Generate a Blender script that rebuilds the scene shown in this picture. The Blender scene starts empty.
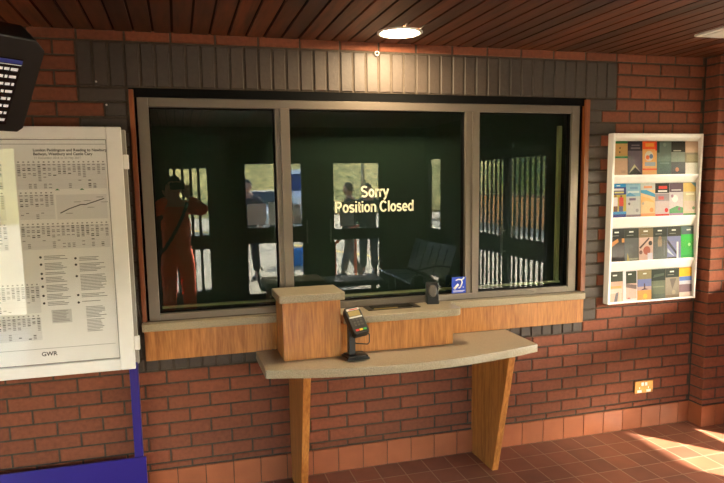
import bpy, bmesh, math, random
from mathutils import Vector, Matrix
R = random.Random(7)
S = bpy.context.scene
COL = S.collection
PI = math.pi

# ------------------------------------------------------------------ camera
FPX, YAW, PITCH, ROLL, SHY = 636.76, 0.27897, 0.12914, -0.01568, 21.86
CAM = Vector((-2.3678, -3.5352, 1.7235))
fw = Vector((math.sin(YAW) * math.cos(PITCH), math.cos(YAW) * math.cos(PITCH), -math.sin(PITCH)))
r0 = Vector((math.cos(YAW), -math.sin(YAW), 0)); u0 = r0.cross(fw)
rr = math.cos(ROLL) * r0 + math.sin(ROLL) * u0
uu = -math.sin(ROLL) * r0 + math.cos(ROLL) * u0
cd = bpy.data.cameras.new('camera'); cam = bpy.data.objects.new('camera', cd); COL.objects.link(cam)
m = Matrix((rr, uu, -fw)).transposed().to_4x4(); m.translation = CAM
cam.matrix_world = m
cd.sensor_fit = 'HORIZONTAL'; cd.sensor_width = 36; cd.lens = 36 * FPX / 724
cd.shift_y = SHY / 724; cd.clip_start = 0.02; cd.clip_end = 300
S.camera = cam

# ------------------------------------------------------------------ world, sun, exposure
S.view_settings.view_transform = 'Standard'; S.view_settings.look = 'None'
S.view_settings.gamma = 1.0; S.view_settings.exposure = 0.42
try: S.view_settings.use_curve_mapping = False
except Exception: pass
S.cycles.max_bounces = 10; S.cycles.diffuse_bounces = 5; S.cycles.glossy_bounces = 4
S.cycles.transparent_max_bounces = 16; S.cycles.transmission_bounces = 6
S.cycles.sample_clamp_indirect = 8.0
S.cycles.caustics_reflective = False; S.cycles.caustics_refractive = False
SUN_EL = math.radians(24); SUN_H = Vector((0.616, -0.788, 0))
sun_dir = Vector((SUN_H.x * math.cos(SUN_EL), SUN_H.y * math.cos(SUN_EL), math.sin(SUN_EL)))
w = bpy.data.worlds.new('sky'); S.world = w; w.use_nodes = True
wn = w.node_tree.nodes; wl = w.node_tree.links
sky = wn.new('ShaderNodeTexSky'); sky.sky_type = 'NISHITA'; sky.sun_disc = False
sky.sun_elevation = SUN_EL; sky.sun_rotation = math.atan2(SUN_H.x, SUN_H.y)
sky.air_density = 1.0; sky.dust_density = 2.0
wl.new(sky.outputs[0], wn['Background'].inputs[0]); wn['Background'].inputs[1].default_value = 3.0
sl = bpy.data.lights.new('sun', 'SUN'); sl.energy = 65; sl.angle = math.radians(0.6); sl.color = (1.0, 0.90, 0.76)
so = bpy.data.objects.new('sun', sl); COL.objects.link(so)
so.rotation_euler = (-sun_dir).to_track_quat('-Z', 'Y').to_euler()

def portal(name, c, normal, sx, sy):
    l = bpy.data.lights.new(name, 'AREA'); l.shape = 'RECTANGLE'; l.size = sx; l.size_y = sy
    l.cycles.is_portal = True
    o = bpy.data.objects.new(name, l); COL.objects.link(o); o.location = c
    o.rotation_euler = Vector(normal).to_track_quat('-Z', 'Y').to_euler()

# ------------------------------------------------------------------ helpers
class MB:
    """collects shapes that become ONE mesh object"""
    def __init__(s): s.v = []; s.f = []; s.m = []; s.sm = []
    def add(s, vs, fs, mi=0, smooth=False):
        b = len(s.v); s.v += [tuple(v) for v in vs]
        for f in fs: s.f.append(tuple(b + i for i in f)); s.m.append(mi); s.sm.append(smooth)
    def box(s, x0, x1, y0, y1, z0, z1, mi=0, M=None):
        vs = [Vector((x, y, z)) for z in (z0, z1) for y in (y0, y1) for x in (x0, x1)]
        if M is not None: vs = [M @ v for v in vs]
        s.add(vs, [(0, 2, 3, 1), (4, 5, 7, 6), (0, 1, 5, 4), (2, 6, 7, 3), (0, 4, 6, 2), (1, 3, 7, 5)], mi)
    def quad(s, a, b, c, d, mi=0): s.add([a, b, c, d], [(0, 1, 2, 3)], mi)
    def prism(s, poly, axis, a, b, mi=0, M=None):
        """poly: 2d points; axis 'x','y','z' extrusion from a to b"""
        n = len(poly)
        def P(p, t):
            v = {'x': (t, p[0], p[1]), 'y': (p[0], t, p[1]), 'z': (p[0], p[1], t)}[axis]
            v = Vector(v); return M @ v if M is not None else v
        vs = [P(p, a) for p in poly] + [P(p, b) for p in poly]
        fs = [tuple(range(n - 1, -1, -1)), tuple(range(n, 2 * n))]
        for i in range(n): j = (i + 1) % n; fs.append((i, j, n + j, n + i))
        s.add(vs, fs, mi)
    def lathe(s, prof, c, axis=(0, 0, 1), seg=24, mi=0, smooth=True):
        q = Vector((0, 0, 1)).rotation_difference(Vector(axis)); c = Vector(c)
        vs = []; fs = []
        for r, h in prof:
            for k in range(seg):
                a = 2 * PI * k / seg; vs.append(c + q @ Vector((r * math.cos(a), r * math.sin(a), h)))
        for i in range(len(prof) - 1):
            for k in range(seg):
                j = (k + 1) % seg; fs.append((i * seg + k, i * seg + j, (i + 1) * seg + j, (i + 1) * seg + k))
        fs.append(tuple(range(seg - 1, -1, -1))); fs.append(tuple((len(prof) - 1) * seg + k for k in range(seg)))
        s.add(vs, fs, mi, smooth)
    def tube(s, pts, r, seg=8, mi=0):
        pts = [Vector(p) for p in pts]; n = len(pts); vs = []; fs = []
        prev = None
        for i, p in enumerate(pts):
            t = (pts[min(i + 1, n - 1)] - pts[max(i - 1, 0)]).normalized()
            if prev is None: a = t.orthogonal().normalized()
            else: a = (prev - t * prev.dot(t)).normalized()
            prev = a; b = t.cross(a)
            rad = r[i] if isinstance(r, (list, tuple)) else r
            for k in range(seg):
                an = 2 * PI * k / seg; vs.append(p + a * math.cos(an) * rad + b * math.sin(an) * rad)
        for i in range(n - 1):
            for k in range(seg):
                j = (k + 1) % seg; fs.append((i * seg + k, i * seg + j, (i + 1) * seg + j, (i + 1) * seg + k))
        fs.append(tuple(range(seg - 1, -1, -1))); fs.append(tuple((n - 1) * seg + k for k in range(seg)))
        s.add(vs, fs, mi, True)
    def ball(s, c, rx, ry=None, rz=None, seg=14, rings=9, mi=0):
        ry = ry or rx; rz = rz or rx; c = Vector(c); vs = [c + Vector((0, 0, -rz))]; fs = []
        for i in range(1, rings):
            t = -PI / 2 + PI * i / rings
            for k in range(seg):
                a = 2 * PI * k / seg
                vs.append(c + Vector((rx * math.cos(t) * math.cos(a), ry * math.cos(t) * math.sin(a), rz * math.sin(t))))
        vs.append(c + Vector((0, 0, rz))); top = len(vs) - 1
        for k in range(seg):
            j = (k + 1) % seg
            fs.append((0, 1 + j, 1 + k)); fs.append((top, 1 + (rings - 2) * seg + k, 1 + (rings - 2) * seg + j))
            for i in range(rings - 2):
                fs.append((1 + i * seg + k, 1 + i * seg + j, 1 + (i + 1) * seg + j, 1 + (i + 1) * seg + k))
        s.add(vs, fs, mi, True)
    def build(s, name, mats, parent=None, bevel=0, loc=None, segs=2):
        me = bpy.data.meshes.new(name); me.from_pydata(s.v, [], s.f)
        if not isinstance(mats, (list, tuple)): mats = [mats]
        for mt in mats: me.materials.append(mt)
        for p, mi, sm in zip(me.polygons, s.m, s.sm): p.material_index = mi; p.use_smooth = sm
        me.update()
        o = bpy.data.objects.new(name, me); COL.objects.link(o)
        if parent is not None:
            o.parent = parent
            o.matrix_parent_inverse = Matrix.Translation(-parent_world(parent))
        if bevel:
            b = o.modifiers.new('bevel', 'BEVEL'); b.width = bevel; b.segments = segs; b.limit_method = 'ANGLE'
            b.angle_limit = math.radians(40)
        return o

def parent_world(p):
    t = Vector((0, 0, 0))
    while p is not None:
        t += p.location
        if p.parent is not None: t += p.matrix_parent_inverse.translation
        p = p.parent
    return t

def tag(o, label=None, cat=None, group=None, kind=None):
    if label: o['label'] = label
    if cat: o['category'] = cat
    if group: o['group'] = group
    if kind: o['kind'] = kind
    return o

def thing(name, label, cat, loc, group=None, kind=None):
    o = bpy.data.objects.new(name, None); COL.objects.link(o); o.location = loc
    o.empty_display_size = 0.1
    return tag(o, label, cat, group, kind)

def struct(o): o['kind'] = 'structure'; return o

def box_obj(name, x0, x1, y0, y1, z0, z1, mat, parent=None, bevel=0):
    b = MB(); b.box(x0, x1, y0, y1, z0, z1); return b.build(name, mat, parent, bevel)

def text_obj(name, body, size, mat, loc, parent=None, align='LEFT', bold=0.0, extrude=0.0004, rot=(PI / 2, 0, 0), sx=1.0, space=1.0):
    c = bpy.data.curves.new(name, 'FONT'); c.body = body; c.size = size; c.align_x = align
    c.offset = bold; c.extrude = extrude; c.space_line = space
    c.materials.append(mat)
    t = bpy.data.objects.new(name + '_curve', c); COL.objects.link(t)
    dg = bpy.context.evaluated_depsgraph_get(); me = bpy.data.meshes.new_from_object(t.evaluated_get(dg))
    bpy.data.objects.remove(t); bpy.data.curves.remove(c)
    me.transform(Matrix.LocRotScale(Vector(loc), Matrix.Rotation(rot[0], 3, 'X'), Vector((sx, 1, 1)))); me.name = name
    o = bpy.data.objects.new(name, me); COL.objects.link(o)
    if parent is not None:
        o.parent = parent; o.matrix_parent_inverse = Matrix.Translation(-parent_world(parent))
    return o

# ------------------------------------------------------------------ materials
def srgb(*c):
    return tuple(((x / 255) / 12.92 if x / 255 <= 0.04045 else ((x / 255 + 0.055) / 1.055) ** 2.4) for x in c)

def mat(name, col, rough=0.5, metal=0.0, coat=0.0, vary=0.0, noise=0, bump=0.0, scale=(1, 1, 1), spec=0.5, island=0.0):
    mt = bpy.data.materials.new(name); mt.use_nodes = True
    nt = mt.node_tree; n = nt.nodes; l = nt.links; b = n['Principled BSDF']
    b.inputs['Roughness'].default_value = rough; b.inputs['Metallic'].default_value = metal
    b.inputs['Coat Weight'].default_value = coat; b.inputs['Specular IOR Level'].default_value = spec
    base = n.new('ShaderNodeRGB'); base.outputs[0].default_value = (*col, 1); out = base.outputs[0]
    tc = n.new('ShaderNodeTexCoord'); mp = n.new('ShaderNodeMapping'); mp.inputs['Scale'].default_value = scale
    l.new(tc.outputs['Object'], mp.inputs['Vector'])
    no = None
    if noise:
        no = n.new('ShaderNodeTexNoise'); no.inputs['Scale'].default_value = noise; no.inputs['Detail'].default_value = 4
        l.new(mp.outputs[0], no.inputs['Vector'])
    if vary and no:
        h = n.new('ShaderNodeHueSaturation'); mr = n.new('ShaderNodeMapRange')
        mr.inputs['From Min'].default_value = 0.3; mr.inputs['From Max'].default_value = 0.7
        mr.inputs['To Min'].default_value = 1 - vary; mr.inputs['To Max'].default_value = 1 + vary
        l.new(no.outputs['Fac'], mr.inputs['Value']); l.new(mr.outputs[0], h.inputs['Value'])
        l.new(out, h.inputs['Color']); out = h.outputs[0]
    if island:
        g = n.new('ShaderNodeNewGeometry'); h = n.new('ShaderNodeHueSaturation'); mr = n.new('ShaderNodeMapRange')
        mr.inputs['To Min'].default_value = 1 - island; mr.inputs['To Max'].default_value = 1 + island
        l.new(g.outputs['Random Per Island'], mr.inputs['Value']); l.new(mr.outputs[0], h.inputs['Value'])
        l.new(out, h.inputs['Color']); out = h.outputs[0]
    l.new(out, b.inputs['Base Color'])
    if bump and no:
        bp = n.new('ShaderNodeBump'); bp.inputs['Strength'].default_value = bump; bp.inputs['Distance'].default_value = 0.004
        l.new(no.outputs['Fac'], bp.inputs['Height']); l.new(bp.outputs[0], b.inputs['Normal'])
    return mt

def wood(name, dark, light, rough=0.4, axis='Z', sc=1.0, coat=0.0, island=0.0):
    """long-grained timber, grain along axis"""
    mt = bpy.data.materials.new(name); mt.use_nodes = True
    nt = mt.node_tree; n = nt.nodes; l = nt.links; b = n['Principled BSDF']
    tc = n.new('ShaderNodeTexCoord'); mp = n.new('ShaderNodeMapping')
    s = {'X': (1.2, 14, 14), 'Y': (14, 1.2, 14), 'Z': (14, 14, 1.2)}[axis]
    mp.inputs['Scale'].default_value = tuple(x * sc for x in s)
    l.new(tc.outputs['Object'], mp.inputs['Vector'])
    n1 = n.new('ShaderNodeTexNoise'); n1.inputs['Scale'].default_value = 1.0; n1.inputs['Detail'].default_value = 6
    n1.inputs['Distortion'].default_value = 1.2; l.new(mp.outputs[0], n1.inputs['Vector'])
    wv = n.new('ShaderNodeTexNoise'); wv.inputs['Scale'].default_value = 6; wv.inputs['Detail'].default_value = 3
    l.new(mp.outputs[0], wv.inputs['Vector'])
    mx = n.new('ShaderNodeMix'); mx.data_type = 'FLOAT'; mx.inputs[0].default_value = 0.45
    l.new(n1.outputs['Fac'], mx.inputs[2]); l.new(wv.outputs['Fac'], mx.inputs[3])
    cr = n.new('ShaderNodeValToRGB'); cr.color_ramp.elements[0].position = 0.36; cr.color_ramp.elements[1].position = 0.6
    cr.color_ramp.elements[0].color = (*dark, 1); cr.color_ramp.elements[1].color = (*light, 1)
    l.new(mx.outputs[0], cr.inputs[0]); out = cr.outputs[0]
    if island:
        g = n.new('ShaderNodeNewGeometry'); h = n.new('ShaderNodeHueSaturation'); mr = n.new('ShaderNodeMapRange')
        mr.inputs['To Min'].default_value = 1 - island; mr.inputs['To Max'].default_value = 1 + island
        l.new(g.outputs['Random Per Island'], mr.inputs['Value']); l.new(mr.outputs[0], h.inputs['Value'])
        l.new(out, h.inputs['Color']); out = h.outputs[0]
    l.new(out, b.inputs['Base Color'])
    b.inputs['Roughness'].default_value = rough; b.inputs['Coat Weight'].default_value = coat
    return mt

def stone(name, base, light, dark):
    mt = bpy.data.materials.new(name); mt.use_nodes = True
    n = mt.node_tree.nodes; l = mt.node_tree.links; b = n['Principled BSDF']
    tc = n.new('ShaderNodeTexCoord'); no = n.new('ShaderNodeTexNoise'); no.inputs['Scale'].default_value = 220
    no.inputs['Detail'].default_value = 3; l.new(tc.outputs['Object'], no.inputs['Vector'])
    cr = n.new('ShaderNodeValToRGB'); e = cr.color_ramp.elements
    e[0].position = 0.34; e[0].color = (*dark, 1); e[1].position = 0.66; e[1].color = (*light, 1)
    k = cr.color_ramp.elements.new(0.5); k.color = (*base, 1)
    l.new(no.outputs['Fac'], cr.inputs[0]); l.new(cr.outputs[0], b.inputs['Base Color'])
    b.inputs['Roughness'].default_value = 0.28
    return mt

def glass(name, tint=(1, 1, 1), gain=1.0, rough=0.0):
    mt = bpy.data.materials.new(name); mt.use_nodes = True
    n = mt.node_tree.nodes; l = mt.node_tree.links; n.remove(n['Principled BSDF'])
    tr = n.new('ShaderNodeBsdfTransparent'); tr.inputs[0].default_value = (*tint, 1)
    gl = n.new('ShaderNodeBsdfGlossy'); gl.inputs['Roughness'].default_value = rough
    fr = n.new('ShaderNodeFresnel'); fr.inputs['IOR'].default_value = 1.52
    mu = n.new('ShaderNodeMath'); mu.operation = 'MULTIPLY'; mu.inputs[1].default_value = 1.9 * gain; mu.use_clamp = True
    mx = n.new('ShaderNodeMixShader')
    ge = n.new('ShaderNodeNewGeometry'); fm = n.new('ShaderNodeMath'); fm.operation = 'SUBTRACT'; fm.inputs[0].default_value = 1
    l.new(ge.outputs['Backfacing'], fm.inputs[1]); m2 = n.new('ShaderNodeMath'); m2.operation = 'MULTIPLY'
    l.new(fr.outputs[0], mu.inputs[0]); l.new(mu.outputs[0], m2.inputs[0]); l.new(fm.outputs[0], m2.inputs[1]); l.new(m2.outputs[0], mx.inputs[0])
    l.new(tr.outputs[0], mx.inputs[1]); l.new(gl.outputs[0], mx.inputs[2]); l.new(mx.outputs[0], n['Material Output'].inputs[0])
    return mt

def emit(name, col, st):
    mt = bpy.data.materials.new(name); mt.use_nodes = True; b = mt.node_tree.nodes['Principled BSDF']
    b.inputs['Base Color'].default_value = (*col, 1); b.inputs['Emission Color'].default_value = (*col, 1)
    b.inputs['Emission Strength'].default_value = st
    return mt

def floor_mat():
    mt = bpy.data.materials.new('quarry_tile'); mt.use_nodes = True
    n = mt.node_tree.nodes; l = mt.node_tree.links; b = n['Principled BSDF']
    tc = n.new('ShaderNodeTexCoord'); mp = n.new('ShaderNodeMapping')
    mp.inputs['Location'].default_value = (-0.2255 + 0.153 * 20, 0.0135 + 0.163 * 40, 0)
    l.new(tc.outputs['Object'], mp.inputs['Vector'])
    br = n.new('ShaderNodeTexBrick'); br.offset = 0; br.squash = 1
    br.inputs['Scale'].default_value = 1; br.inputs['Brick Width'].default_value = 0.153; br.inputs['Row Height'].default_value = 0.163
    br.inputs['Mortar Size'].default_value = 0.0035; br.inputs['Mortar Smooth'].default_value = 0.2; br.inputs['Bias'].default_value = 0
    br.inputs['Color1'].default_value = (*srgb(140, 86, 64), 1); br.inputs['Color2'].default_value = (*srgb(116, 72, 56), 1)
    br.inputs['Mortar'].default_value = (*srgb(160, 132, 108), 1)
    l.new(mp.outputs[0], br.inputs['Vector'])
    no = n.new('ShaderNodeTexNoise'); no.inputs['Scale'].default_value = 7; no.inputs['Detail'].default_value = 5
    l.new(tc.outputs['Object'], no.inputs['Vector'])
    h = n.new('ShaderNodeHueSaturation'); mr = n.new('ShaderNodeMapRange')
    mr.inputs['From Min'].default_value = 0.3; mr.inputs['From Max'].default_value = 0.7
    mr.inputs['To Min'].default_value = 0.85; mr.inputs['To Max'].default_value = 1.15
    l.new(no.outputs['Fac'], mr.inputs['Value']); l.new(mr.outputs[0], h.inputs['Value']); l.new(br.outputs['Color'], h.inputs['Color'])
    l.new(h.outputs[0], b.inputs['Base Color'])
    bp = n.new('ShaderNodeBump'); bp.invert = True; bp.inputs['Distance'].default_value = 0.002; bp.inputs['Strength'].default_value = 0.6
    l.new(br.outputs['Fac'], bp.inputs['Height']); l.new(bp.outputs[0], b.inputs['Normal'])
    b.inputs['Roughness'].default_value = 0.38
    return mt

M = {}
M['mortar'] = mat('mortar', srgb(70, 60, 50), 0.95, noise=60, vary=0.2)
M['red'] = mat('red_brick', srgb(121, 66, 43), 0.85, noise=45, vary=0.16, bump=0.4, island=0.14)
M['dark'] = mat('dark_brick', srgb(62, 51, 43), 0.6, noise=45, vary=0.12, bump=0.3, island=0.12)
M['skirt'] = mat('skirting_tile', srgb(150, 84, 51), 0.5, noise=9, vary=0.10, island=0.08)
M['floor'] = floor_mat()
M['board'] = wood('ceiling_timber', srgb(55, 27, 14), srgb(99, 51, 27), 0.45, 'Y', 0.7, island=0.5)
M['gap'] = mat('ceiling_void', (0.004, 0.003, 0.003), 0.9)
M['oak'] = wood('oak_veneer', srgb(140, 82, 32), srgb(188, 124, 62), 0.35, 'Z', 1.6, coat=0.15)
M['oakred'] = wood('varnished_strip', srgb(110, 54, 24), srgb(142, 78, 38), 0.35, 'Z', 1.5, coat=0.2)
M['stone'] = stone('speckled_stone', srgb(152, 138, 114), srgb(166, 153, 130), srgb(134, 120, 98))
M['alu'] = mat('bronze_aluminium', srgb(112, 102, 92), 0.38, 0.55, noise=90, vary=0.03)
M['black'] = mat('black_plastic', srgb(17, 16, 16), 0.42, noise=120, vary=0.1)
M['gasket'] = mat('black_gasket', srgb(8, 8, 8), 0.8, spec=0.08)
M['blind'] = mat('green_blind', srgb(8, 26, 17), 0.9, noise=30, vary=0.1)
M['glass'] = glass('window_glass', (0.86, 0.93, 0.88))
M['doorglass'] = glass('door_glass', (0.95, 0.97, 0.95))
M["acrylic"] = glass("acrylic", (1, 1, 1), 0.3)
M['caseglass'] = glass('case_glass', (1, 1, 1), 0.9)
M['bead'] = mat('cream_bead', srgb(150, 142, 104), 0.5)
M['white'] = mat('white_enamel', srgb(238, 236, 234), 0.35, noise=20, vary=0.02)
M['caseback'] = mat('grey_enamel', srgb(150, 146, 140), .4, noise=20, vary=.03)
M['paper'] = mat('poster_paper', srgb(250, 249, 247), 0.55, noise=15, vary=0.01)
M['blue'] = mat('blue_enamel', srgb(40, 28, 120), 0.35)
M['ink'] = mat('grey_ink', srgb(158, 157, 157), 0.8)
M['inkd'] = mat('dark_ink', srgb(52, 52, 56), 0.8)
M['tint'] = mat('grey_tint', srgb(234, 233, 233), 0.7)
M['green'] = mat('green_ink', srgb(40, 120, 60), 0.7)
M['vinyl'] = mat('cream_vinyl', srgb(240, 240, 214), 0.6)
M['brass'] = mat('brass', srgb(172, 124, 66), 0.35, 0.8, noise=60, vary=0.08)
M['steel'] = mat('steel', srgb(170, 165, 155), 0.3, 1.0, noise=60, vary=0.05)
M['frame'] = mat('dark_paint', srgb(40, 34, 30), 0.5, noise=40, vary=0.08)
M['plaster'] = mat('dark_plaster', srgb(58, 46, 38), 0.9, noise=30, vary=0.1)
M['paving'] = mat('pale_paving', srgb(166, 157, 134), 0.9, noise=3, vary=0.12)
M['office'] = mat('office_wall', srgb(60, 60, 58), 0.9)

# ------------------------------------------------------------------ the room
Z_CEIL = 2.49; X_R = 1.25; X_L = -6.0; Y_F = -5.5
b = MB(); b.box(X_L - .1, X_R + .12, Y_F - .1, 0.02, -0.12, 0.0); struct(b.build('floor', M['floor']))
b = MB()
x = 0.090 - 0.0937 * 64
while x < X_R:
    x1 = min(x + 0.081, X_R)
    b.add([(x, 0.0, Z_CEIL), (x1, 0, Z_CEIL), (x1, Y_F, Z_CEIL), (x, Y_F, Z_CEIL), (x, 0, Z_CEIL + .012), (x1, 0, Z_CEIL + .012), (x1, Y_F, Z_CEIL + .012), (x, Y_F, Z_CEIL + .012)],
          [(0, 1, 2, 3), (0, 4, 5, 1), (1, 5, 6, 2), (2, 6, 7, 3), (3, 7, 4, 0)], 0)
    x += 0.0937
b.box(X_L - .1, X_R + .15, Y_F - .15, 0.15, Z_CEIL + .012, Z_CEIL + .12, 1)
struct(b.build('ceiling', [M['board'], M['gap']]))

def brick_face(b, o, u, n, rects, c=0.004, depth=0.03):
    """rects: (u0,u1,z0,z1,mat); each becomes one arris-worn brick standing proud of the mortar"""
    o = Vector(o); u = Vector(u); n = Vector(n); zz = Vector((0, 0, 1))
    for (a0, a1, z0, z1, mi) in rects:
        if a1 - a0 < 0.012 or z1 - z0 < 0.012: continue
        j = R.uniform(-0.0012, 0.0012)
        P = lambda a, z, d: o + u * a + zz * z + n * d
        vs = [P(a0, z0, -depth), P(a1, z0, -depth), P(a1, z1, -depth), P(a0, z1, -depth),
              P(a0, z0, j - c), P(a1, z0, j - c), P(a1, z1, j - c), P(a0, z1, j - c),
              P(a0 + c, z0 + c, j), P(a1 - c, z0 + c, j), P(a1 - c, z1 - c, j), P(a0 + c, z1 - c, j)]
        b.add(vs, [(8, 9, 10, 11), (4, 5, 9, 8), (5, 6, 10, 9), (6, 7, 11, 10), (7, 4, 8, 11), (0, 1, 5, 4), (1, 2, 6, 5), (2, 3, 7, 6), (3, 0, 4, 7)], mi)

G = 0.005                                                    # half a mortar joint
WX0, WX1, WZ0, WZ1 = -2.582, 0.130, 0.79, 2.2145             # the opening the window and its apron fill
rects = []
def course(z0, z1, x0, x1, off, mi=1):
    k = math.floor((x0 - off) / .225); x = off + k * .225
    while x < x1:
        a, c = max(x, x0), min(x + .225, x1)
        if c - a > 0.02: rects.append((a + G, c - G, z0 + G, z1 - G, mi))
        x += .225
for k in range(-8, 26):
    zc = 0.677 + 0.075 * k; z0, z1 = zc - .0375, zc + .0375
    if z1 < 0.16: continue
    z0 = max(z0, 0.152); z1c = min(z1, Z_CEIL + .01)
    par = (k % 2 == 0)
    if zc > 1.5: par = not par
    off = 0.0 if par else 0.1125
    if zc < 0.70:                                            # below the window
        course(z0, z1c, X_L, 1.03, off)
    elif zc < 0.80:                                          # dark header sill course under the apron
        course(z0, z1c, X_L, -2.66, off); course(z0, z1c, 0.142, 1.03, off)
        x = -2.66
        while x < 0.14: rects.append((x + G, min(x + .075, 0.145) - G, z0 + G, z1c - G, 2)); x += .0757
    elif zc < 2.2145:                                        # beside the window, dark toothed quoins
        wide = (k % 2 == 0)
        ex = 0.345 if wide else 0.24; el = -2.82 if wide else -2.70
        if zc < 0.9: ex = 0.24 if wide else 0.145
        rects.append((WX1 + 0.012, ex - G, z0 + G, z1c - G, 2)) if ex > 0.15 else None
        rects.append((el + G, WX0 - 0.012, z0 + G, z1c - G, 2))
        course(z0, z1c, ex, 1.03, off); course(z0, z1c, X_L, el, off)
    elif zc < 2.43:
        course(z0, z1c, 0.345, 1.03, off); course(z0, z1c, X_L, -2.82, off)
    else:
        course(z0, z1c, X_L, 1.03, 0.1125)
x = -2.82
while x < 0.34:
    rects.append((x + G, min(x + .0753, .345) - G, 2.2145 + G, 2.4395 - G, 2)); x += .0753
b = MB()
for (a0, a1, z0, z1) in ((X_L, WX0, 0, 2.6), (WX1, 1.4, 0, 2.6), (WX0, WX1, 0, 0.99), (WX0, WX1, WZ1, 2.6)):
    b.box(a0, a1, 0.006, 0.11, z0, z1, 0)
brick_face(b, (0, 0, 0), (1, 0, 0), (0, -1, 0), rects)
struct(b.build('wall_back', [M['mortar'], M['red'], M['dark']]))

# brick pier in the right corner
b = MB(); b.box(1.03 + .005, X_R, -0.115, 0.01, 0, Z_CEIL, 0)
rc = []; rf = []
for k in range(-8, 26):
    zc = 0.677 + 0.075 * k; z0, z1 = max(zc - .0375, .152), min(zc + .0375, Z_CEIL)
    if z1 < .16: continue
    rc.append((0.002, 0.115 - .001, z0 + G, z1 - G, 1))
    if k % 2: rf.append((0.0, 0.215, z0 + G, z1 - G, 1))
    else: rf += [(0.0, 0.105, z0 + G, z1 - G, 1), (0.115, 0.215, z0 + G, z1 - G, 1)]
brick_face(b, (1.03, 0, 0), (0, -1, 0), (-1, 0, 0), rc); brick_face(b, (1.03, -.12, 0), (1, 0, 0), (0, -1, 0), rf)
struct(b.build('wall_pier', [M['mortar'], M['red']]))

# tile skirting
b = MB(); b.box(X_L, 1.03, -0.008, 0.0, 0, 0.146, 0)
x = 0.012 - .1535 * 40
while x < 1.03:
    x1 = min(x + .1535, 1.03)
    if x1 > X_L: b.box(max(x, X_L) + .002, x1 - .002, -0.0125, -0.002, 0.003, 0.150, 1)
    x += .1535
struct(b.build('baseboard_back', [M['mortar'], M['skirt']], None, 0.0015, segs=1))
b = MB(); b.box(1.022, 1.03, -.128, -0.0125, 0, .146, 0); b.box(1.022, X_R, -.128, -.12, 0, .146, 0)
b.box(1.0175, 1.028, -.126, -0.014, .003, .150, 1)
b.box(1.0175, 1.135, -.1325, -.122, .003, .150, 1); b.box(1.139, X_R - .03, -.1325, -.122, .003, .150, 1)
struct(b.build('baseboard_pier', [M['mortar'], M['skirt']], None, 0.0015, segs=1))

# entrance side, left side, right side walls (built round their openings)
def wall_round(name, openings, lo, hi, axis, p0, p1, mt):
    """openings (a0,a1,z0,z1) cut from a slab running along axis"""
    b = MB()
    def bx(a0, a1, z0, z1):
        if a1 - a0 < 1e-4 or z1 - z0 < 1e-4: return
        if axis == 'x': b.box(a0, a1, p0, p1, z0, z1)
        else: b.box(p0, p1, a0, a1, z0, z1)
    cur = lo
    for (a0, a1, z0, z1) in sorted(openings):
        bx(cur, a0, 0, Z_CEIL); bx(a0, a1, 0, z0); bx(a0, a1, z1, Z_CEIL); cur = a1
    bx(cur, hi, 0, Z_CEIL)
    return struct(b.build(name, mt))
FRONT = [(-5.95, -4.20, 0.0, 2.28), (-2.56, -1.86, 0.0, 2.08), (-1.56, -0.52, 0.0, 2.08), (-0.30, 0.66, 0.0, 2.08)]
wall_round('wall_front', FRONT, X_L - .1, X_R + .12, 'x', Y_F - .1, Y_F, M['plaster'])
RIGHT = [(-5.49, -4.88, 0.0, 2.10), (-3.98, -2.10, 0.0, 2.06), (-1.78, -0.135, 0.0, 2.10)]
wall_round('wall_right', RIGHT, Y_F, 0.1, 'y', X_R, X_R + .12, M['plaster'])
LEFT = [(-5.2, -2.4, 0.10, 1.62)]
wall_round('wall_left', LEFT, Y_F, 0.1, 'y', X_L - .1, X_L, M['plaster'])

def door_unit(name, a0, a1, z0, z1, panes, axis, p0, p1, frame_mat, bars=None, handle=None, bar_mat=None, bd=.018):
    """a glazed screen or door filling an opening: one frame mesh, each pane its own mesh"""
    root = thing(name, None, None, ((a0 + a1) / 2, (p0 + p1) / 2, z0) if axis == 'x' else ((p0 + p1) / 2, (a0 + a1) / 2, z0), kind='structure')
    def bx(bb, c0, c1, w0, w1, q0=p0, q1=p1):
        if c1 - c0 < 1e-4 or w1 - w0 < 1e-4: return
        if axis == 'x': bb.box(c0, c1, q0, q1, w0, w1)
        else: bb.box(q0, q1, c0, c1, w0, w1)
    xs = sorted(set([a0, a1] + [p for q in panes for p in q[:2]])); zs = sorted(set([z0, z1] + [p for q in panes for p in q[2:4]]))
    b = MB()
    for i in range(len(xs) - 1):
        for j in range(len(zs) - 1):
            cx, cz = (xs[i] + xs[i + 1]) / 2, (zs[j] + zs[j + 1]) / 2
            if any(q[0] < cx < q[1] and q[2] < cz < q[3] for q in panes): continue
            bx(b, xs[i], xs[i + 1], zs[j], zs[j + 1])
    b.build('frame', frame_mat, root)
    pm = (p0 + p1) / 2
    for q in panes:
        b = MB(); bx(b, q[0], q[1], q[2], q[3], pm - .003, pm + .003); b.build('glass', M['doorglass'], root)
    for (c0, c1, w0, w1) in bars or []:
        b = MB(); bx(b, c0, c1, w0, w1, pm - bd, pm + bd); b.build('bar', bar_mat or frame_mat, root)
    if handle:
        b = MB()
        a, zc, sgn = handle
        for zz in (zc - .12, zc + .12): bx(b, a - .008, a + .008, zz - .008, zz + .008, min(p0, p1) - .05, max(p0, p1) + .05)
        for q in (min(p0, p1) - .05, max(p0, p1) + .05): bx(b, a - .011, a + .011, zc - .17, zc + .17, q - .011, q + .011)
        b.build('handle', M['steel'], root)
    return root
f0, f1 = Y_F - .075, Y_F - .025
door_unit('window_2', -5.95, -4.20, 0, 2.28, [(-5.87, -5.12, .10, 2.20), (-5.03, -4.28, .10, 2.20)], 'x', f0, f1, M['frame'])
bz = [(-2.43, 1.0, 1.925), (-2.43, .30, .80)]
bars = []
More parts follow.
